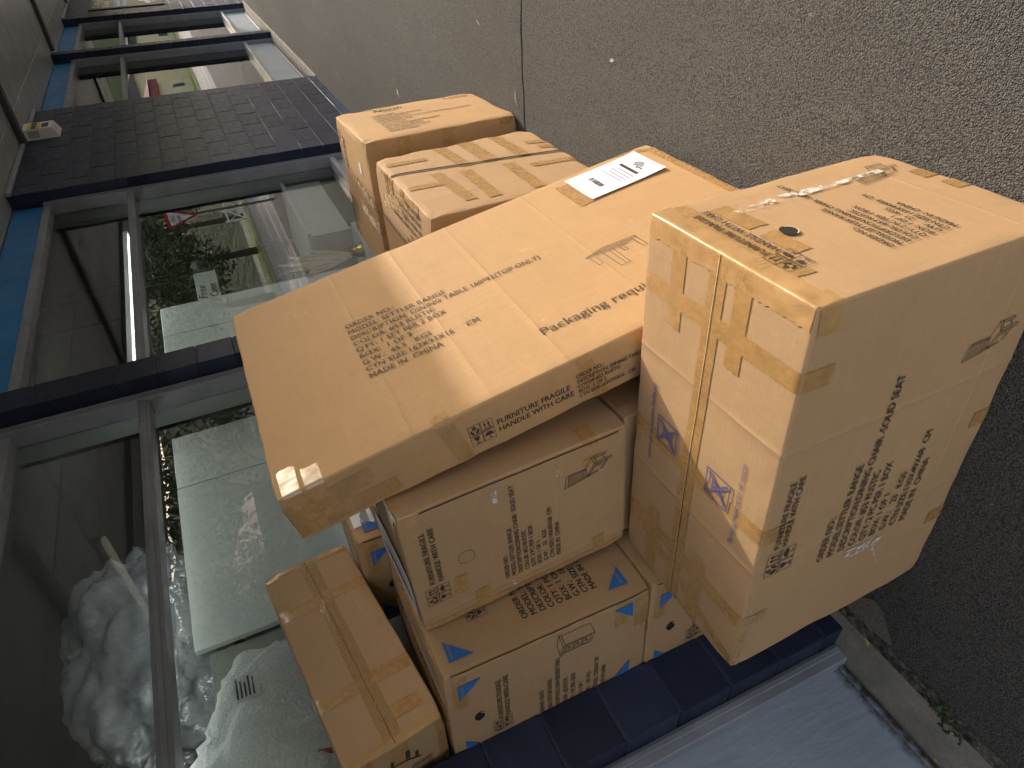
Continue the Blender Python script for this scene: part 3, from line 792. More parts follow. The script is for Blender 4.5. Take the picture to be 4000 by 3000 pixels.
# ---- T: flat table top carton leaning on the stack
RT = [[-0.00488, -0.99967, -0.02511], [-0.19313, -0.0237, 0.98089], [-0.98116, 0.00963, -0.19295]]
T = Carton(RT, (1.4578, .5865, 1.6035), (1.622, .93, .158), 'wide flat dining table carton leaning on its end against the stacked boxes', None, seed=5, bulge=.003, creases=[(0, .345, .0017, 0), (0, .56, .0016, 0), (0, .775, .0017, 0), (0, 1.075, .0014, 0)], rad=.007)
put_text(T, (.314, .372, 0), X_, -Y_, ["ORDER NO.:", "MODEL: SETTLER RANGE", "DESCRIPTION: DINING TABLE 160*93(TOP ONLY)", "COLOR: #53 RUSTIC", "QTY: 1 SET PER 2 BOX", "BOX:  1 OF 2", "G.W.:  45.5   KGS", "CTN SIZE:163X93X16     CM", "MADE IN  CHINA"], .0205, .0347, 2, .627, 'ink_brown', .006)
put_text(T, (.768, .792, 0), X_, -Y_, ["Packaging required for all returns"], .0285, .04, 0, .72, 'ink_brown', .014)
T.decal('table_drawing', (1.044, .545, 0), X_, -Y_, table_icon(.18), 'ink')
T.decal('faint_ring', (.211, .17, 0), X_, Y_, sum([stroke([(.02 * math.cos(a), .02 * math.sin(a)), (.02 * math.cos(a + .25), .02 * math.sin(a + .25))], .0012) for a in [.25 * k for k in range(16)]], []), 'cut', .0026)
dyT = .93
T.decal('care_symbols', (.472, dyT, .118), X_, -Z_, care_symbols(.068, ('hands', 'up', 'glass', 'umb')), 'ink')
put_text(T, (.549, dyT, .083), X_, -Z_, FFHC, .0165, .0245, 0, .211, bold=.006)
put_text(T, (.782, dyT, .058), X_, -Z_, ["ORDER NO.:", "DESCRIPTION: DINING TABLE160*93(TOP ONLY)", "COLOR:#53 RUSTIC", "BOX:  1 OF 2", "CTN SIZE:163X93X16   CM"], .0118, .0168, 4, .172, bold=.004)
T.tape([(.42, .90, 0), (.42, .93, 0), (.45, .93, .157)], X_, .045); T.tape([(.81, .93, .002), (.85, .93, .156)], X_, .042)
T.tape([(.038, .84, 0), (.038, .93, 0), (.06, .93, .15)], X_, .044, 'tape_clear'); T.tape([(.094, .865, 0), (.094, .93, 0), (.10, .93, .12)], X_, .044, 'tape_clear')
T.tape([(.005, .93, .06), (.22, .93, .05)], Z_, .05); T.tape([(.002, .93, .12), (.27, .93, .115)], Z_, .05); T.tape([(.0, .90, .07), (.0, .93, .07), (.16, .93, .085)], Z_, .048)
T.tape([(.0, .02, .08), (.0, .92, .08)], Z_, .05)
T.tape([(1.50, .004, 0), (1.612, .06, 0), (1.612, .9, 0)], X_, .05); T.tape([(1.23, .06, 0), (1.23, .25, 0)], X_, .07)
p, sub, subtext = paper(T, (1.247, .243, 0), X_, -Y_, .296, .207, 'paper_label', 'white printed delivery note taped to the sunlit carton', .006)
sub('label_border', stroke([(.03, .05), (.97, .05), (.97, .95), (.03, .95)], .006, True) + stroke([(.05, .08), (.95, .08), (.95, .92), (.05, .92)], .005, True), 'paper_grey')
sub('label_bar', [[(.68, .22), (.725, .22), (.725, .78), (.68, .78)]], 'ink')
bc = barcode(.0, .0, 1, 1); sub('label_barcode', [[(.22 + b * .07, .30 + a * .42) for a, b in pl_] for pl_ in bc], 'ink')
for k, L in enumerate((.5, .62, .55, .66)):
    sub('label_line', [[(.62 - .055 * k, .18), (.638 - .055 * k, .18), (.638 - .055 * k, .18 + L), (.62 - .055 * k, .18 + L)]], 'paper_grey')
sub('label_line', stroke([(.36, .1), (.36, .9)], .005) + stroke([(.16, .1), (.16, .9)], .005) + stroke([(.12, .1), (.12, .9)], .005), 'paper_grey')
sub('label_logo', [[(.82, .36), (.82, .64), (.86, .62), (.90, .56), (.915, .5), (.90, .44), (.86, .38)]], 'paper_grey')
sub('label_logo', stroke([(.78, .44), (.84, .5), (.79, .56)], .025) + stroke([(.80, .30), (.80, .42)], .02), 'ink')

# ---- B1, B2: bedside table cartons; B3, B4 behind
RB = [[0.99819, -0.06012, -0.00263], [0.06012, 0.99819, -0.00219], [0.00276, 0.00203, 0.99999]]
BED_TXT = ["ORDER NO.: NS013", "MODEL: SETTLER RANGE", "DESCRIPTION:3 DRW BEDSIDE TABLE", "COLOR:  #53 RUSTIC", "QTY: 1 PC PER 1 BOX", "BOX: 1 OF 1", "G.W.:    18.9  KGS", "CTN SIZE:  55X46X67 CM", "MADE IN CHINA"]
def bedside(T0, D, label, seed, R=RB, front=True):
    c = Carton(R, T0, D, label, 'bedside table cartons', seed=seed, bulge=.002, crush=.003)
    h = D[2]
    for (zz, s_) in ((h - .037, 1), (.055, -1)):
        # triangles of the right hand side
        if s_ > 0: fragile(c, (.037, 0, zz), X_, Z_, [(0, .002), (0, -.07), (.069, -.001)], (.047, 0, zz - .014), X_, Z_, .05)
        else: fragile(c, (.042, 0, zz), X_, Z_, [(0, 0), (.071, -.002), (.002, .069)], (.05, 0, zz + .012), X_, Z_, .045)
    for (yy, zz, tri) in ((.060, h - .037, [(0, 0), (0, -.07), (-.069, 0)]), (.035, .062, [(0, 0), (-.066, -.002), (0, .066)]), (D[1] - .06, .058, [(0, 0), (.068, 0), (0, .06)]), (D[1] - .04, h - .037, [(0, 0), (.07, 0), (0, -.07)])):
        c.decal('fragile_mark', (0, yy, zz), -Y_, Z_, [tri], 'blue', .0032)
    V, F = block_text(["FRAGILE"], .008, .01, 0, .05, .0)
    c.meshdecal('fragile_lettering', (0, .118, h - .052), -Y_, Z_, V, F, 'cardboard', .0040)
    hand_hole(c, (0, .245, h - .091), -Y_, Z_, .019)
    put_text(c, (0, .310, .507), -Y_, Z_, FFHC, .0160, .0235, 0, .2, bold=.004)
    c.decal('care_symbols', (0, .376, .477), -Y_, Z_, care_symbols(.066), 'ink')
    put_text(c, (0, .405, .370), -Y_, Z_, BED_TXT, .0150, .0275, 2, .268, bold=.003)
    c.decal('bedside_drawing', (0, .134, .195), -Y_, Z_, bedside_icon(.10, .128), 'ink')
    put_text(c, (.069, 0, .375), X_, Z_, ["ORDER NO.: NS013", "MODEL: SETTLER RANGE", "DESCRIPTION:3 DRW BEDSIDE TABLE", "COLOR:  #53 RUSTIC", "QTY: 1 PC PER 1 BOX", "BOX: 1 OF 1", "G.W.:    18.9  KGS", "CTN SIZE:  55X46X67 CM", "MADE IN CHINA"], .0195, .0287, 2, .42, bold=.008)
    c.decal('care_symbols', (.135, 0, .476), X_, Z_, care_symbols(.066), 'ink')
    c.tape([(.01, .0, h), (.4, .0, h)], Y_, .05); c.tape([(0, .0, .10), (0, .12, .10)], Z_, .045); c.tape([(0, .03, .03), (0, .16, .03)], Z_, .045); c.tape([(0, .0, h - .045), (0, .17, h - .04)], Z_, .045)
    c.tape([(0, .20, h), (.54, .21, h)], Y_, .05); c.tape([(.0, .012, .0), (0, .012, h)], Y_, .026, 'tape_clear')
    c.tape([(0, .006, .004), (0, .005, h - .02)], Y_, .003, 'hole', .0034, 'corrugated_edge')
    return c
B1 = bedside((.2797, 1.1475, .6806), (.55, .455, .67), 'bedside table carton with blue warning triangles, upper one beside the foreground pillar', 11)
B2 = bedside((.2797, 1.1475, -.027), (.55, .455, .705), 'lowest blue triangle carton behind the foreground pillar, under its twin', 12)
B3 = bedside((.872, 1.196, .768), (.55, .44, .667), 'blue triangle carton with a white paper note, standing behind the other triangle cartons', 13)
B4 = Carton(RB, (.872, 1.196, -.03), (.55, .44, .796), 'plain carton at the bottom of the dark gap under the noted carton', None, seed=14)
B1.decal('blue_print', (.03, .06, B1.D.z), X_, Y_, stroke([(0, 0), (.42, .0)], .004) + stroke([(.0, .03), (.30, .03)], .012), 'blue', .003)
p, sub, subtext = paper(B3, (.07, 0, .585), X_, Z_, .2, .073, 'paper_label', 'white note printed with a half sun mark', .0)
sub('label_border', stroke([(.06, .04), (.6, .04), (.6, .96)], .01), 'paper_grey')
sub('label_logo', [[(.2 + .16 * math.cos(a), .2 + .38 * math.sin(a)) for a in [math.pi * k / 10 for k in range(11)]]], 'paper_grey')
subtext('label_text', .055, .022, ["TANK"], .012, .02, .05, 'ink', .01)
p, sub, subtext = paper(C, (.02, .235, ct), X_, Y_, .31, .21, 'paper_label', 'white printed delivery note on the carton top', .004)
sub('label_border', stroke([(.04, .05), (.96, .05), (.96, .95), (.04, .95)], .008, True), 'paper_grey')
sub('label_bar', [[(.1, .62), (.9, .62), (.9, .72), (.1, .72)]], 'ink')
for k in range(5): sub('label_line', [[(.12, .5 - .07 * k), (.8, .5 - .07 * k), (.8, .515 - .07 * k), (.12, .515 - .07 * k)]], 'ink')

# ---- D: small long carton tilted on top
RD = [[0.99109, -0.01422, -0.13246], [0.01337, 0.99988, -0.00729], [0.13255, 0.00545, 0.99116]]
D_ = Carton(RD, (.286, 1.3484, 1.3595), (.762, .3, .299), 'small long carton with crackled shiny tape, tilted on top of the triangle cartons', None, seed=6, bulge=.002, crush=.004)
D_.tape([(.004, 0, .150), (.76, 0, .150), (.762, .02, .15)], Z_, .055, 'tape_crackle'); D_.tape([(0, .10, .145), (0, 0, .145), (.03, 0, .148)], Z_, .05, 'tape_clear')
D_.tape([(.004, 0, .151), (.758, 0, .154)], Z_, .0016, 'hole', .0022, 'flap_seam')
for k in range(26):   # curled shreds of film along the seam
    xx = .05 + .66 * random.random(); L = random.uniform(.012, .035); a = random.uniform(-.5, .5)
    D_.decal('film_shred', (xx, 0, .152 + random.uniform(-.008, .008)), X_, Z_, [[(0, 0), (L * math.cos(a), L * math.sin(a)), (L * math.cos(a) * .9, L * math.sin(a) + .0022), (0, .0015)]], 'tape_clear', .0045)
for xx in (.57, .22): D_.tape([(xx, 0, .298), (xx, 0, .002)], X_, .045)
D_.tape([(.012, 0, .285), (.012, 0, .01)], X_, .03, 'tape_clear'); D_.tape([(.748, 0, .29), (.748, 0, .01)], X_, .03); D_.tape([(.09, 0, .12), (.09, 0, .03)], X_, .045)
D_.tape([(0, .02, .015), (0, .28, .015)], Z_, .03); D_.tape([(0, .0, .25), (0, .2, .25)], Z_, .045)
put_text(D_, (0, .232, .055), Z_, Y_, ["ORDER NO.:", "MODEL:SETTLER", "COLOR:#53 RUSTIC", "QTY: 1 PC", "BOX: 2 OF 2", "G.W.:  13  KGS", "CTN SIZE:70X30X30", "MADE IN CHINA"], .008, .0118, 6, .08, 'ink', .012)
D_.decal('leg_drawing', (0, .0, 0), Y_, Z_, [[(.055, .118), (.098, .121), (.098, .135), (.055, .132)], [(.085, .094), (.112, .096), (.112, .107), (.085, .105)], [(.07, .17), (.1, .172), (.1, .182), (.07, .18)]] + stroke([(.125, .09), (.105, .13), (.098, .19), (.09, .215)], .005), 'ink')

# ---- E1, E2: lift chair cartons further along
R1 = [[0.99978, -0.02085, 0.0], [0.02085, 0.99949, 0.02399], [-0.0005, -0.02399, 0.99971]]
E1 = Carton(R1, (1.731, .5032, -.0115), (.7909, .76, .8162), 'scuffed lift chair carton with an open black flap slot and criss-cross tape', 'lift chair cartons', seed=7, bulge=.006, crush=.007, rad=.009, creases=[(0, .18, .001, 0)])
E1.tape([(.402, 0, .004), (.464, 0, .42), (.530, 0, .812)], X_, .015, 'hole', .0042, 'flap_slot')
for (xa, za, xb, zb, w) in ((.79, .50, .45, .47, .06), (.79, .36, .44, .345, .075), (.77, .20, .42, .19, .06), (.44, .63, .08, .60, .055), (.40, .50, .06, .50, .06), (.38, .30, .05, .30, .06)):
    E1.tape([(xa, 0, za), (xb, 0, zb)], Z_, w)
for (xx, za, zb) in ((.665, .79, .60), (.59, .11, .01), (.33, .79, .62), (.30, .22, .01), (.51, .08, .012)):
    E1.tape([(xx, 0, za), (xx - .02, 0, zb)], X_, .045)
zt1 = E1.D.z
for xx in (.60, .52, .36): E1.tape([(xx, 0, zt1), (xx, .14, zt1)], X_, .05)
E1.tape([(.14, .02, zt1), (.70, .16, zt1)], Y_, .07, 'tape_clear'); E1.tape([(.0, .0, .4), (.0, .05, .4)], Z_, .05)
LIFT = ["PO#NSZO565", "CUSTOMER MODEL#VERCBG", "ITEM#CD0160CF21D", "DESCRIPTION:Verona Lifter Chair with Massage and Heating", "COLOR:GRAY-C547", "QTY:1 PC/CTN", "CARTON SIZE:L860W760H650MM", "NET WEIGHT:48.5KGS", "GROSS WEIGHT:53.5KGS", "MADE IN CHINA"]
put_text(E1, (.12, .36, zt1), X_, Y_, LIFT, .022, .036, 6, .40, 'ink_brown', .012)
put_text(E1, (.52, .012, zt1), X_, Y_, ["10140 318 00 C547"], .016, .02, 0, .16, 'ink_brown', .0)
R2 = [[0.99795, -0.06396, 0.0], [0.06394, 0.99767, 0.02399], [-0.00153, -0.02394, 0.99971]]
E2 = Carton(R2, (2.6457, .4754, -.0105), (.6644, .70, .8202), 'lift chair carton with a full printed face turned to the street', 'lift chair cartons', seed=8, bulge=.006, crush=.007, rad=.009, creases=[(0, .055, .001, 0)])
put_text(E2, (.445, 0, .66), -Z_, X_, LIFT, .0200, .0392, 3, .53, 'ink_brown', .008)
put_text(E2, (.545, 0, .625), -Z_, X_, ["North"], .052, .05, 0, .165, 'ink_brown', .012, .25)
put_text(E2, (.512, 0, .57), -Z_, X_, ["South"], .022, .05, 0, .075, 'ink_brown', .0, .2)
put_text(E2, (.628, 0, .66), -Z_, X_, ["Big Softy"], .026, .05, 0, .17, 'ink_brown', .01)
put_text(E2, (.625, 0, .235), -Z_, X_, ["BLACK TOP RATED"], .016, .02, 0, .2, 'ink_brown', .0)
put_text(E2, (.565, 0, .20), -Z_, X_, ["Living"], .036, .02, 0, .15, 'ink_brown', .015, .2)
zt2 = E2.D.z
put_text(E2, (.60, .05, zt2), Y_, -X_, ["Big Softy"], .032, .05, 0, .2, 'ink_brown', .01)
put_text(E2, (.53, .07, zt2), Y_, -X_, ["North"], .055, .05, 0, .17, 'ink_brown', .012, .25)
put_text(E2, (.46, .42, zt2), Y_, -X_, LIFT, .018, .034, 3, .27, 'ink', .008)
put_text(E2, (.60, .47, zt2), Y_, -X_, ["Living", "Your Way"], .045, .06, 1, .2, 'ink', .012, .2)
for yy in (.33, .45): E2.tape([(.32, yy - .05, zt2), (.0, yy, zt2), (0, yy, zt2 - .08)], Y_, .06)
E2.decal('white_sticker', (.19, .14, zt2), Y_, -X_, [[(0, 0), (.055, 0), (.055, .03), (0, .03)]], 'paper', .003)
for (zz) in (.62, .38): E2.tape([(0, .0, zz), (0, .10, zz + .01)], Z_, .07)
E2.tape([(.0, .0, .1), (.0, .02, .1), (.0, .02, .005)], Y_, .03)

# ================================================================== INSIDE THE WINDOWS
def display_panel(x0, x1, y, z0, z1, label, joints=(), mat='board'):
    o = boxobj('display_board', (x0, y, z0), (x1, y + .03, z1), M[mat], None, .003); tag(o, label, 'panel')
    for j in joints:
        q = MB(); q.box((j - .0015, y - .0015, z0), (j + .0015, y - .0005, z1)); q.build('panel_joint', M['beam'], o)
    return o
display_panel(1.22, 2.62, 1.885, .42, 2.115, 'white display board behind the window nearest the stacked cartons, under the plastic bag', (2.20,))
display_panel(.28, 1.215, 1.925, .05, 2.07, 'pale board set back behind the dimpled white pillow', (), 'inner')
display_panel(3.00, 4.12, 1.885, .42, 2.10, 'white display board beside the brass vase behind the glass', (3.72,))

def blob(name, c, r, mat, seed, amp=.12, pw=2.6, nu=48, nv=26, tilt=0.0, crumple=0.0):
    vs = []; fs = []
    for j in range(nv + 1):
        ph = -math.pi / 2 + math.pi * j / nv
        for i in range(nu):
            th = 2 * math.pi * i / nu
            f = lambda v: math.copysign(abs(v) ** (2 / pw), v)
            p = Vector((f(math.cos(ph)) * f(math.cos(th)), f(math.cos(ph)) * f(math.sin(th)), f(math.sin(ph))))
            n = mnoise.fractal(p * 1.7 + Vector((seed, 0, 0)), 1, 2, 4) * amp
            fold = amp * .35 * abs(mnoise.noise(Vector((p.x * 5 + p.z * 3, p.y * 3, seed)))) * 2
            if crumple:   # sharp film folds: two crossing sets of ridges
                for (fa, fb, sd_) in ((1.2, 3.2, 1.0), (3.4, 1.5, 7.0), (4.5, 4.0, 3.0)):
                    rv = mnoise.noise(Vector((p.x * fa + p.z * 2.5, p.y * 2, p.z * fb - p.x * 1.5 + seed * sd_)))
                    n += crumple * (.085 if fa < 4 else .04) * ((1 - min(1, abs(rv) * 2.6)) ** 2)
            p = p * (1 + n - fold); p = Vector((p.x * r[0], p.y * r[1], p.z * r[2]))
            p = Matrix.Rotation(tilt, 3, 'Y') @ p; vs.append(p + Vector(c))
    for j in range(nv):
        for i in range(nu): fs.append((j * nu + i, j * nu + (i + 1) % nu, (j + 1) * nu + (i + 1) % nu, (j + 1) * nu + i))
    return link(name, mesh(vs, fs, name), mat, None, None, True)
# stockroom shelf carrying the bags
sh = empty('storage_shelf', (1.3, 2.15, 0)); tag(sh, 'grey storage shelf behind the display boards carrying the bedding', 'shelf')
for (a, b, nm) in (((.32, 1.97, 1.985), (2.5, 2.29, 2.01), 'shelf_board'), ((.34, 1.98, .02), (.38, 2.28, 1.984), 'upright'), ((2.44, 1.98, .02), (2.48, 2.28, 1.984), 'upright'), ((.32, 1.97, 1.48), (1.19, 2.29, 1.505), 'shelf_board')):
    q = MB(); q.box(a, b, .003); q.v = [(x - 1.3, y - 2.15, z) for x, y, z in q.v]; q.build(nm, M['inner'], sh)
bag = blob('bedding_bag', (1.45, 2.11, 2.33), (.58, .17, .31), M['plastic'], 3.3, .16, 2.6, 150, 80, -.18, .6)
tag(bag, 'crinkled clear plastic bag of white bedding pressed against the window', 'bag')
pil = blob('pillow', (.72, 1.830, 1.80), (.36, .085, .31), M['pillow'], 9.1, .16, 2.5, 80, 44, .45, .35)
tag(pil, 'dimpled white pillow behind the glass with a small paper tag', 'pillow')
q = MB(); q.box((.84, 1.744, 1.88), (.94, 1.747, 1.97)); pt = q.build('paper_tag', M['paper'], pil)
for k in range(5):
    q = MB(); q.box((.85, 1.7425, 1.955 - .014 * k), (.93 - .01 * (k % 3), 1.7435, 1.961 - .014 * k)); q.build('tag_line', M['ink'], pt)
rib = MB(); rib.tube([(.50, 1.76, 1.58), (.53, 1.755, 1.66), (.56, 1.76, 1.74)], .012, 6); tag(rib.build('red_ribbon', M['red'], None, True), 'scrap of red wrapping below the pillow', 'ribbon')

# white cabinet with a lid, brass vase of dried leaves, hanging sign, ornament, wire rack
cab = empty('display_cabinet', (5.4, 2.15, 0)); tag(cab, 'low white desk unit behind the glass next to the block wall', 'cabinet')
def CP(nm, a, b, mat=None, par=None, bev=.003):
    q = MB(); q.box(a, b, bev); q.v = [(x - 5.4, y - 2.15, z) for x, y, z in q.v]; return q.build(nm, mat or M['white'], par or cab)
ap = CP('front_apron', (4.70, 1.845, .575), (5.90, 1.865, .905)); CP('desk_top', (4.66, 1.80, .906), (5.92, 2.40, .935)); CP('side_panel', (4.70, 1.866, .0), (4.72, 2.38, .905)); CP('side_panel', (5.88, 1.866, .0), (5.90, 2.38, .905))
CP('leg', (4.70, 1.845, .0), (4.745, 1.89, .5745)); CP('shelf', (4.721, 1.90, .28), (5.879, 2.36, .30)); CP('back_panel', (4.721, 2.36, .0), (5.879, 2.38, .905))
for k in range(4): CP('screw_cap', (4.86 + .27 * k, 1.842, .87), (4.872 + .27 * k, 1.8448, .882), M['inner'], ap, .001)
bench = boxobj('window_bench', (4.14, 1.762, .05), (4.64, 2.35, .575), M['white'], None, .004); tag(bench, 'small white plinth carrying the brass vase in the window', 'plinth')
vz = empty('leaf_vase', (4.30, 1.86, .576)); tag(vz, 'brass vase of tall bleached dried leaves behind the glass', 'vase')
q = MB(); q.lathe([(0, 0), (.062, 0), (.064, .012), (.05, .03), (.05, .055), (.035, .065), (.035, .09), (.045, .10), (.04, .10), (.03, .07), (0, .07)], n=28); q.build('pot', M['gold'], vz, True)
def blade(L, w, lean, az, seed):
    vs = []; fs = []; n = 16; rnd = random.Random(seed)
    for i in range(n + 1):
        t_ = i / n; ww = w * math.sin(math.pi * min(1, t_ * .96 + .03)) ** .8 * (1.15 - .45 * t_) * (1 + .08 * rnd.uniform(-1, 1))
        cx = lean * t_ ** 1.6 * L
        for k, s_ in enumerate((-1, -.4, 0, .4, 1)):
            vs.append((cx + s_ * ww, .012 * abs(s_) + .02 * math.sin(az * 5) - .02 * t_, .06 + L * t_))
    for i in range(n):
        for k in range(4): a = i * 5 + k; fs.append((a, a + 1, a + 6, a + 5))
    return mesh(vs, fs, 'leaf')
for i, (L, w, ln, az) in enumerate(((.60, .085, .05, 1.35), (.46, .07, -.28, 1.75), (.50, .08, .30, 1.5), (.36, .07, .60, .1), (.55, .08, -.14, 1.6), (.44, .07, -.52, .15))):
    link('leaf', blade(L, w, ln, az, i), M['leaf'], vz, None, True)
orn = MB(); R_ = .085
orn.lathe([(R_ * math.sin(math.pi * k / 16) + (1e-4 if k in (0, 16) else 0), -R_ * math.cos(math.pi * k / 16)) for k in range(17)], (4.98, 2.05, 1.79), 28)
o = orn.build('hanging_ornament', M['dark'], None, True); tag(o, 'round dark glossy ornament hanging behind the shop window', 'ornament')
q = MB(); q.tube([(4.98, 2.05, 1.87), (4.98, 2.05, 3.1)], .0015, 5); q.build('cord', M['dark'], o)
sg = boxobj('hanging_sign', (4.36, 2.03, 1.69), (4.86, 2.045, 1.86), M['reveal'], None, .002); tag(sg, 'pale hanging board with curly black lettering behind the glass', 'sign')
for (bd, zz) in (("Free", 1.79), ("Comm", 1.71)):
    V, F = block_text([bd], .06, .1, 0, .22, .01, None, .35); link('lettering', mesh([(4.40 + p_[0], 2.028 - p_[2], zz + p_[1]) for p_ in V], F, 'lettering'), M['ink'], sg)
q = MB(); q.tube([(4.4, 2.037, 1.86), (4.4, 2.037, 3.1)], .0015, 5); q.tube([(4.82, 2.037, 1.86), (4.82, 2.037, 3.1)], .0015, 5); q.build('cord', M['dark'], sg)
wt = empty('window_tube_light', (4.45, 1.86, 2.262)); tag(wt, 'lit fluorescent tube fixed along the inside of the window', 'lamp')
q = MB(); q.tube([(-1.05, 0, 0), (1.05, 0, 0)], .0045, 10); q.build('tube', M['tube_lit'], wt, True)
q = MB(); q.box((-1.1, -.015, .014), (1.1, .02, .05), .004); q.build('casing', M['white'], wt)
wt = empty('window_tube_light', (1.5, 1.80, 2.202)); tag(wt, 'unseen tube added behind the transom to brighten the white display board', 'lamp')  # added fill tube, hidden by the transom, brightens board and bedding
q = MB(); q.tube([(-1.1, 0, 0), (1.1, 0, 0)], .0045, 10); q.build('tube', M['tube_added'], wt, True)
rk = empty('wire_rack', (6.6, 3.4, .02)); tag(rk, 'wire display rack of small bright goods inside the shop', 'rack')
q = MB()
for px in (-1.0, 1.0):
    for py in (-.25, .25): q.tube([(px, py, 0), (px, py, 1.8)], .012, 6)
q.build('post', M['chrome'], rk)
for zt_ in (.35, .75, 1.15, 1.5):
    q = MB()
    for k in range(9): q.tube([(-1, -.25 + .0625 * k, zt_), (1, -.25 + .0625 * k, zt_)], .004, 5)
    for k in range(7): q.tube([(-1 + k / 3, -.25, zt_), (-1 + k / 3, .25, zt_)], .004, 5)
    q.tube([(-1, -.25, zt_ + .09), (1, -.25, zt_ + .09)], .005, 5); q.build('wire_shelf', M['chrome'], rk)
GC = [paint('goods_%s' % n_, c_, .5) for n_, c_ in (('teal', (.05, .2, .22)), ('navy', (.04, .06, .2)), ('cream', (.5, .45, .3)), ('lime', (.3, .4, .05)), ('rust', (.4, .1, .03)), ('white', (.6, .6, .62)))]
rnd = random.Random(5)
for zt_ in (.36, .76, 1.16):
    x = -.95
    for gm in rnd.sample(GC, len(GC)):
        w = rnd.uniform(.18, .27); h = rnd.uniform(.10, .28)
        o = boxobj('goods_box', (6.6 + x, 3.25, .025 + zt_), (6.6 + x + w, 3.25 + rnd.uniform(.1, .3), .025 + zt_ + h), gm, None, .004)
        tag(o, 'small %s goods box on the %s shelf of the wire rack' % (gm.name.split('_')[1], {.36: 'lowest', .76: 'middle', 1.16: 'upper'}[zt_]), 'box', 'goods on the wire rack'); x += w + rnd.uniform(.02, .05)

# ================================================================== ON THE FACADE
al = empty('alarm_box', (7.60, YF, 2.90)); tag(al, 'small white louvred box with a yellow sticker high on the block wall', 'alarm box')
q = MB(); q.add([(-.13, 0, -.15), (.16, 0, -.15), (.16, 0, .15), (-.13, 0, .15), (-.13, -.10, -.11), (.12, -.10, -.11), (.12, -.10, .15), (-.13, -.10, .15)], [(4, 5, 1, 0), (5, 6, 2, 1), (6, 7, 3, 2), (7, 4, 0, 3), (4, 7, 6, 5)])
q.build('casing', M['white'], al)
for k in range(6):
    q = MB(); q.box((-.1315, -.085, .02 + .016 * k), (-.1305, -.02, .027 + .016 * k)); q.build('louvre', M['dark'], al)
q = MB(); q.box((-.13, -.1025, .0), (.10, -.1008, .11)); st_ = q.build('sticker', M['yellow'], al)
q = MB(); q.box((-.12, -.1045, .03), (.09, -.1028, .075)); q.build('sticker_print', M['dark'], st_)
q = MB(); q.box((-.08, -.104, -.075), (.05, -.1008, -.015)); q.build('lens', M['dark'], al)
sgn = empty('shop_sign', (16.2, YF - .004, 2.1)); tag(sgn, 'dark wall sign with white lettering, a blue panel and a white figure', 'sign')
q = MB(); q.box((-.75, -.02, -.75), (1.4, 0, .56), .004); q.build('sign_board', M['beam'], sgn)
q = MB(); q.box((-.68, -.024, -.13), (1.3, -.0205, .13)); bp = q.build('blue_panel', M['bluefascia'], sgn)
for nm, lines, cap, st2, rw, x0, z0, pr, yy in (('lettering', ["Cubs &", "Kids"], .12, .17, 1.2, -.6, .40, sgn, -.0215), ('lettering', ["BUNK BEDS", "BEDROOM"], .07, .11, 1.3, -.6, .03, bp, -.0255)):
    V, F = block_text(lines, cap, st2, 0, rw, .01); link(nm, mesh([(x0 + p_[0], yy - p_[2], z0 + p_[1] - .02) for p_ in V], F, nm), M['white'], pr)
q = MB(); q.add([(-.55 + x * .01, -.0215, -.62 + z * .01) for x, z in ((0, 12), (10, 20), (25, 18), (40, 30), (62, 30), (80, 22), (95, 24), (90, 14), (70, 12), (66, 0), (60, 0), (58, 12), (30, 10), (26, 0), (20, 0), (18, 9))], [tuple(range(16))]); q.build('white_figure', M['white'], sgn)
lt = empty('batten_light', (3.72, -.62, SOF)); tag(lt, 'slim fluorescent batten fixed under the awning', 'lamp')
q = MB(); q.box((-.035, -.62, -.045), (.035, .62, -.002), .006); q.build('casing', M['white'], lt)
q = MB(); q.box((-.045, -.60, -.075), (.045, .60, -.046), .012); q.build('diffuser', M['tube'], lt)

vs = []; fs = []; n = 60
for i in range(n + 1):
    x = -2.4 + 5.0 * i / n; a = 1.475 + .012 * mnoise.noise(Vector((x * 5, 2, 0))); w = .014 + .016 * abs(mnoise.noise(Vector((x * 7, 5, 0))))
    vs += [(x, a - w, gz(a - w) + .003), (x, a + .035, gz(a) + .006)]
for i in range(n): fs.append((2 * i, 2 * i + 2, 2 * i + 3, 2 * i + 1))
t = NT('moss_and_grit'); M['grit'] = t.set(t.mix(t.ramp(t.noise(45, 4, .7), [(.4, 0.), (.65, 1.)]), (.018, .017, .015), (.15, .14, .11)), .95, t.bump(t.noise(80, 4), .9, .01))
struct(link('gutter_grit', mesh(vs, fs, 'gutter_grit'), M['grit']))
pp = [(.16, 1.44), (.02, 1.33), (-.02, 1.345), (-.05, 1.385), (-.09, 1.44), (-.02, 1.458), (.10, 1.46)]
t = NT('patched_asphalt'); M['patch'] = t.set(t.mix(t.noise(60, 4, .7), (.085, .075, .062), (.19, .165, .135)), .95, t.bump(t.noise(90, 4), .9, .01))
struct(link('asphalt_patch', mesh([(x, y, gz(y) + .004) for x, y in pp], [tuple(range(len(pp)))[::-1]], 'asphalt_patch'), M['patch']))
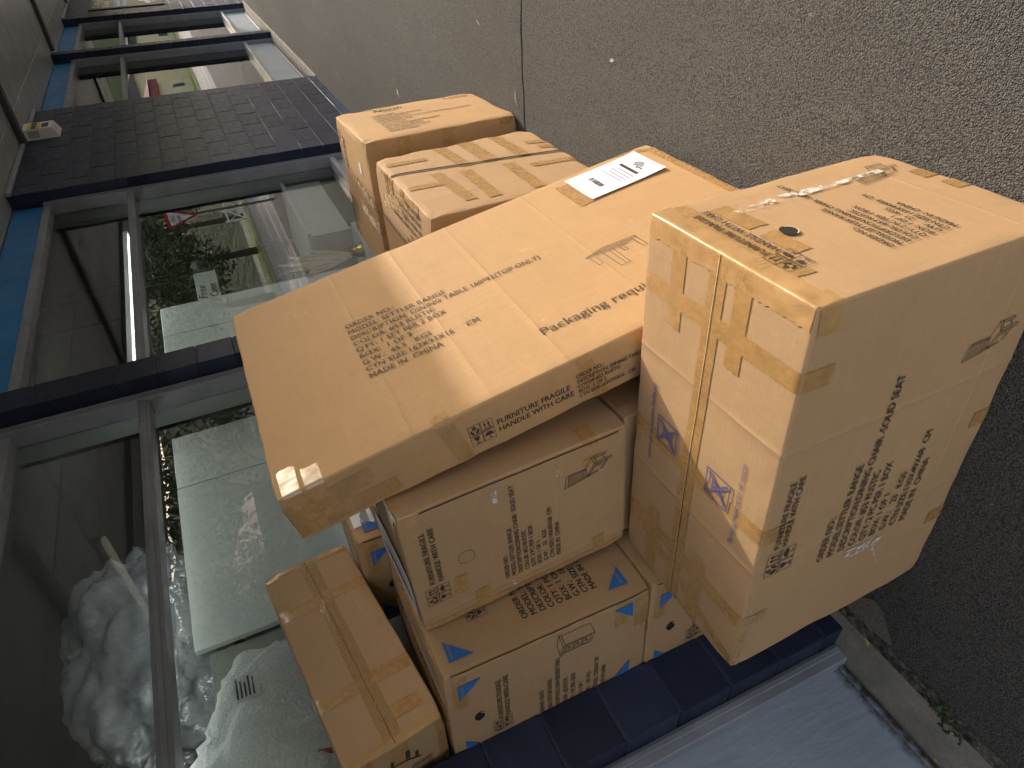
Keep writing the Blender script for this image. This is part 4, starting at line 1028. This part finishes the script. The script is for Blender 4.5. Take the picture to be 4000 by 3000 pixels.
# ================================================================== GROUND LITTER AND WEEDS
wd = empty('weed', (-.325, 1.50, gz(1.5))); tag(wd, 'small green weed sprouting from the crack beside the concrete strip', 'weed')
rnd = random.Random(2)
for k in range(26):
    a = rnd.uniform(0, 6.28); L = rnd.uniform(.02, .05); w = L * .17; z1 = rnd.uniform(.008, .03); r0_ = rnd.uniform(0, .015); ox = rnd.uniform(-.04, .04) * 1.2; oy = -ox * .25 + rnd.uniform(-.008, .008)
    pts = [(r0_ * math.cos(a), r0_ * math.sin(a), .002), (L * .5 * math.cos(a + .12) - w * math.sin(a), L * .5 * math.sin(a + .12) + w * math.cos(a), z1 + .004), (L * math.cos(a), L * math.sin(a), z1 * .6), (L * .5 * math.cos(a - .12) + w * math.sin(a), L * .5 * math.sin(a - .12) - w * math.cos(a), z1)]
    q = MB(); q.add([(x + ox, y + oy, z) for x, y, z in pts], [(0, 1, 2, 3)]); q.build('leaf', M['weed'], wd)
def straw(x0, y0, x1, y1, w, lab, mat):
    q = MB(); q.tube([(x0, y0, gz(y0) + .004), ((x0 + x1) / 2 + .004, (y0 + y1) / 2, gz(y0) + .007), (x1, y1, gz(y1) + .004)], [w * .6, w, w * .5], 6)
    return tag(q.build('straw', mat, None, True), lab, 'straw')
M['strawm'] = paint('straw', (.55, .45, .25), .7)
straw(2.645, .36, 2.62, .435, .0028, 'long dry straw on the sunlit asphalt beside the crack', M['strawm'])
straw(4.88, .86, 4.82, .905, .005, 'dry curled leaf stalk on the asphalt near the block wall', M['strawm'])
straw(3.10, .10, 3.06, .12, .002, 'tiny dry straw farther along the sunlit asphalt', M['strawm'])
q = MB(); q.add([(1.725, .036, .001), (1.738, .033, .005), (1.752, .038, .004), (1.757, .045, .002), (1.744, .047, .007), (1.730, .045, .003)], [(0, 1, 2, 3, 4, 5)]); tag(q.build('paper_scrap', M['inner']), 'small white scrap on the sunlit asphalt', 'scrap')
q = MB(); q.add([(x - .45 + .0, y + 1.545, -.033 + z) for x, y, z in ((.0, 0, 0), (.022, .006, .004), (.02, .018, .006), (-.002, .012, .002))], [(0, 1, 2, 3)]); tag(q.build('fallen_petal', M['paper']), 'pale fallen petal beside the weed', 'petal')

# ================================================================== ACROSS THE STREET (seen in the glass)
def tree(x, y, h, r, label, seed):
    rnd = random.Random(seed); t0 = empty('street_tree', (x, y, 0)); tag(t0, label, 'tree', 'trees across the road')
    q = MB(); q.tube([(0, 0, -.3), (.05, 0, h * .3), (.0, .1, h * .65)], [.22, .16, .08], 8)
    for k in range(5):
        a = rnd.uniform(0, 6.28); q.tube([(0, 0, h * .35), (math.cos(a) * r * .5, math.sin(a) * r * .5, h * .7)], [.09, .03], 6)
    q.build('trunk', M['bark'], t0)
    vs = []; fs = []
    cl = [(rnd.gauss(0, r * .42), rnd.gauss(0, r * .42), h * .62 + rnd.gauss(0, h * .16), rnd.uniform(.25, .5) * r) for _ in range(26)]
    for (cx, cy, cz, cr) in cl:
        for _ in range(170):
            d = Vector((rnd.gauss(0, 1), rnd.gauss(0, 1), rnd.gauss(0, .8))).normalized() * cr * rnd.uniform(.5, 1); p = Vector((cx, cy, cz)) + d
            a = Vector((rnd.gauss(0, 1), rnd.gauss(0, 1), rnd.gauss(0, 1))).normalized() * rnd.uniform(.08, .16); b = a.cross(Vector((rnd.gauss(0, 1), rnd.gauss(0, 1), 1))).normalized() * .07
            o = len(vs); vs += [p - a, p + b, p + a, p - b]; fs.append((o, o + 1, o + 2, o + 3))
    link('crown', mesh(vs, fs, 'crown'), M['foliage'], t0)
def hill():  # added backdrop that blocks the sky from the window reflections
    vs = []; fs = []; nx, ny = 90, 16
    for j in range(ny + 1):
        for i in range(nx + 1):
            x = -160 + 420 * i / nx; t_ = j / ny; y = -24 - 90 * t_
            z = -.3 + 17 * math.sin(min(1, t_ * 2.2) * math.pi / 2) + 4 * mnoise.fractal(Vector((x * .03, y * .03, 1)), 1, 2, 5) * min(1, t_ * 6) + 1.2 * mnoise.noise(Vector((x * .35, y * .35, 5))) * min(1, t_ * 6)
            vs.append((x, y, z))
    for j in range(ny):
        for i in range(nx): a = j * (nx + 1) + i; fs.append((a, a + nx + 1, a + nx + 2, a + 1))
    return struct(link('hill', mesh(vs, fs, 'hill'), M['hill'], None, None, True))
t = NT('added_hill_bush')
M['hill'] = t.set(t.mix(t.noise(.9, 8, .7), (.03, .045, .018), (.10, .13, .045)), .9, t.bump(t.noise(.7, 8, .7), 1.0, 1.5))
hill()
def ridge():  # added far rise, hides bright sky from the far panes' reflections
    vs = []; fs = []; ny = 60; nx = 10
    for i in range(nx + 1):
        for j in range(ny + 1):
            t_ = i / nx; x = 120 + 90 * t_; y = -150 + 320 * j / ny
            vs.append((x, y, -.3 + 24 * math.sin(min(1, t_ * 2) * math.pi / 2) + 5 * mnoise.fractal(Vector((x * .03, y * .03, 9)), 1, 2, 5) * min(1, t_ * 6)))
    for i in range(nx):
        for j in range(ny): a = i * (ny + 1) + j; fs.append((a, a + ny + 1, a + ny + 2, a + 1))
    return struct(link('hill', mesh(vs, fs, 'hill'), M['hill'], None, None, True))
ridge()
for i_, (tx, ty, th, tr_) in enumerate(((-9, -13, 8, 3.4), (-3, -14, 9, 3.6), (8, -14, 8.5, 3.4), (18.5, -13.5, 9, 3.8), (37, -13.2, 8, 3.2), (44, -14, 9, 3.6), (52, -13, 8, 3.4))):
    tree(tx, ty, th, tr_, ('tall dark tree beside the verandah house across the road', 'broad tree before the verandah house across the road', 'leafy tree between the two white houses across the road', 'big tree in front of the low white house across the road', 'tree in front of the cream house across the road', 'tree at the far end of the cream house across the road', 'tree in front of the long cream shop across the road')[i_], 20 + i_)
tree(24, -12.5, 6, 2.6, 'dark leafy tree across the road nearest the house', 1)
tree(31, -13, 7.5, 3.2, 'tall dark tree across the road beyond the give way sign', 2)
tree(12, -13, 5.5, 2.4, 'rounded dark tree across the road facing the shop wall', 3)
tree(3.0, -12.8, 6.5, 2.8, 'spreading tree across the road facing the stacked cartons', 4)
gw = empty('give_way_sign', (17.6, -3.05, .07)); tag(gw, 'red and white triangular give way sign on a steel pole', 'sign'); gw.rotation_euler = (0, 0, math.radians(-55))
q = MB(); q.tube([(0, .03, 0), (0, .03, 2.85)], .03, 10); q.build('pole', M['chrome'], gw)
def tri(r, y): return [(-r, y, 2.42 + r * .577), (r, y, 2.42 + r * .577), (0, y, 2.42 - r * 1.155)]
q = MB(); q.add(tri(.46, 0) + tri(.46, .004), [(0, 2, 1), (3, 4, 5), (0, 1, 4, 3), (1, 2, 5, 4), (2, 0, 3, 5)]); fc = q.build('sign_face', M['red'], gw)
q = MB(); q.add(tri(.33, -.002), [(0, 2, 1)]); q.build('white_field', M['white'], fc)
V, F = block_text(["GIVE", " WAY"], .10, .14, 0, .30, .012); link('lettering', mesh([(-.15 + p_[0], -.004 - p_[2], 2.46 + p_[1]) for p_ in V], F, 'lettering'), M['ink'], fc)
def house(x0, x1, y, h, label, wallm, roofm, nwin):
    hs = empty('house', ((x0 + x1) / 2, y, 0)); tag(hs, label, 'house', 'houses across the road'); cx = (x0 + x1) / 2
    q = MB(); q.box((x0 - cx, -7, -.3), (x1 - cx, 0, h)); q.build('wall', wallm, hs)
    q = MB(); q.box((x0 - cx - .3, .001, h - .9), (x1 - cx + .3, .35, h - .05), .02); q.build('fascia', roofm, hs)
    a, b = x0 - cx - .5, x1 - cx + .5
    q = MB(); q.add([(a, .6, h), (b, .6, h), (b, -7.6, h), (a, -7.6, h), (a + 1, -3.5, h + 1.9), (b - 1, -3.5, h + 1.9)], [(0, 1, 5, 4), (2, 3, 4, 5), (1, 2, 5), (3, 0, 4), (3, 2, 1, 0)]); q.build('roof', roofm, hs)
    for k in range(nwin):
        wx = a + .5 + (b - a - 1) * (k + .5) / nwin
        q = MB(); q.box((wx - .75, .001, .7), (wx + .75, .06, 2.1), .01); w_ = q.build('window', M['white'], hs)
        q = MB(); q.box((wx - .67, .062, .78), (wx - .03, .066, 2.02)); q.box((wx + .03, .062, .78), (wx + .67, .066, 2.02)); q.build('pane', M['pane_dark'], w_)
house(66, 88, -15, 4.4, 'cream house with a maroon fascia and white windows across the road', M['cream'], M['maroon'], 4)
house(14, 22, -17, 3.4, 'low white house across the road behind the trees', M['white'], M['maroon'], 3)
house(96, 136, -15.5, 6.0, 'long cream shop across the road far along the street', M['cream'], M['beam'], 6)
house(-6, 8, -17.5, 3.4, 'white verandah house across the road facing the cartons', M['white'], M['beam'], 4)
fn = empty('braced_fence', (36, -10.9, .06)); tag(fn, 'white cross braced fence along the verge across the road', 'fence')
for k in range(11):
    q = MB(); q.box((k * 1.5 - .05, -.05, -.1), (k * 1.5 + .05, .05, 1.2), .006); q.build('post', M['white'], fn)
    if k < 10:
        x = k * 1.5
        for zz in (.15, 1.05):
            q = MB(); q.box((x + .051, -.02, zz - .04), (x + 1.449, .02, zz + .04)); q.build('rail', M['white'], fn)
        for s_ in (0, 1):
            q = MB(); q.tube([(x + .06, .03 * (1 if s_ else -1), .2 if s_ else 1.0), (x + 1.44, .03 * (1 if s_ else -1), 1.0 if s_ else .2)], .03, 6); q.build('brace', M['white'], fn)
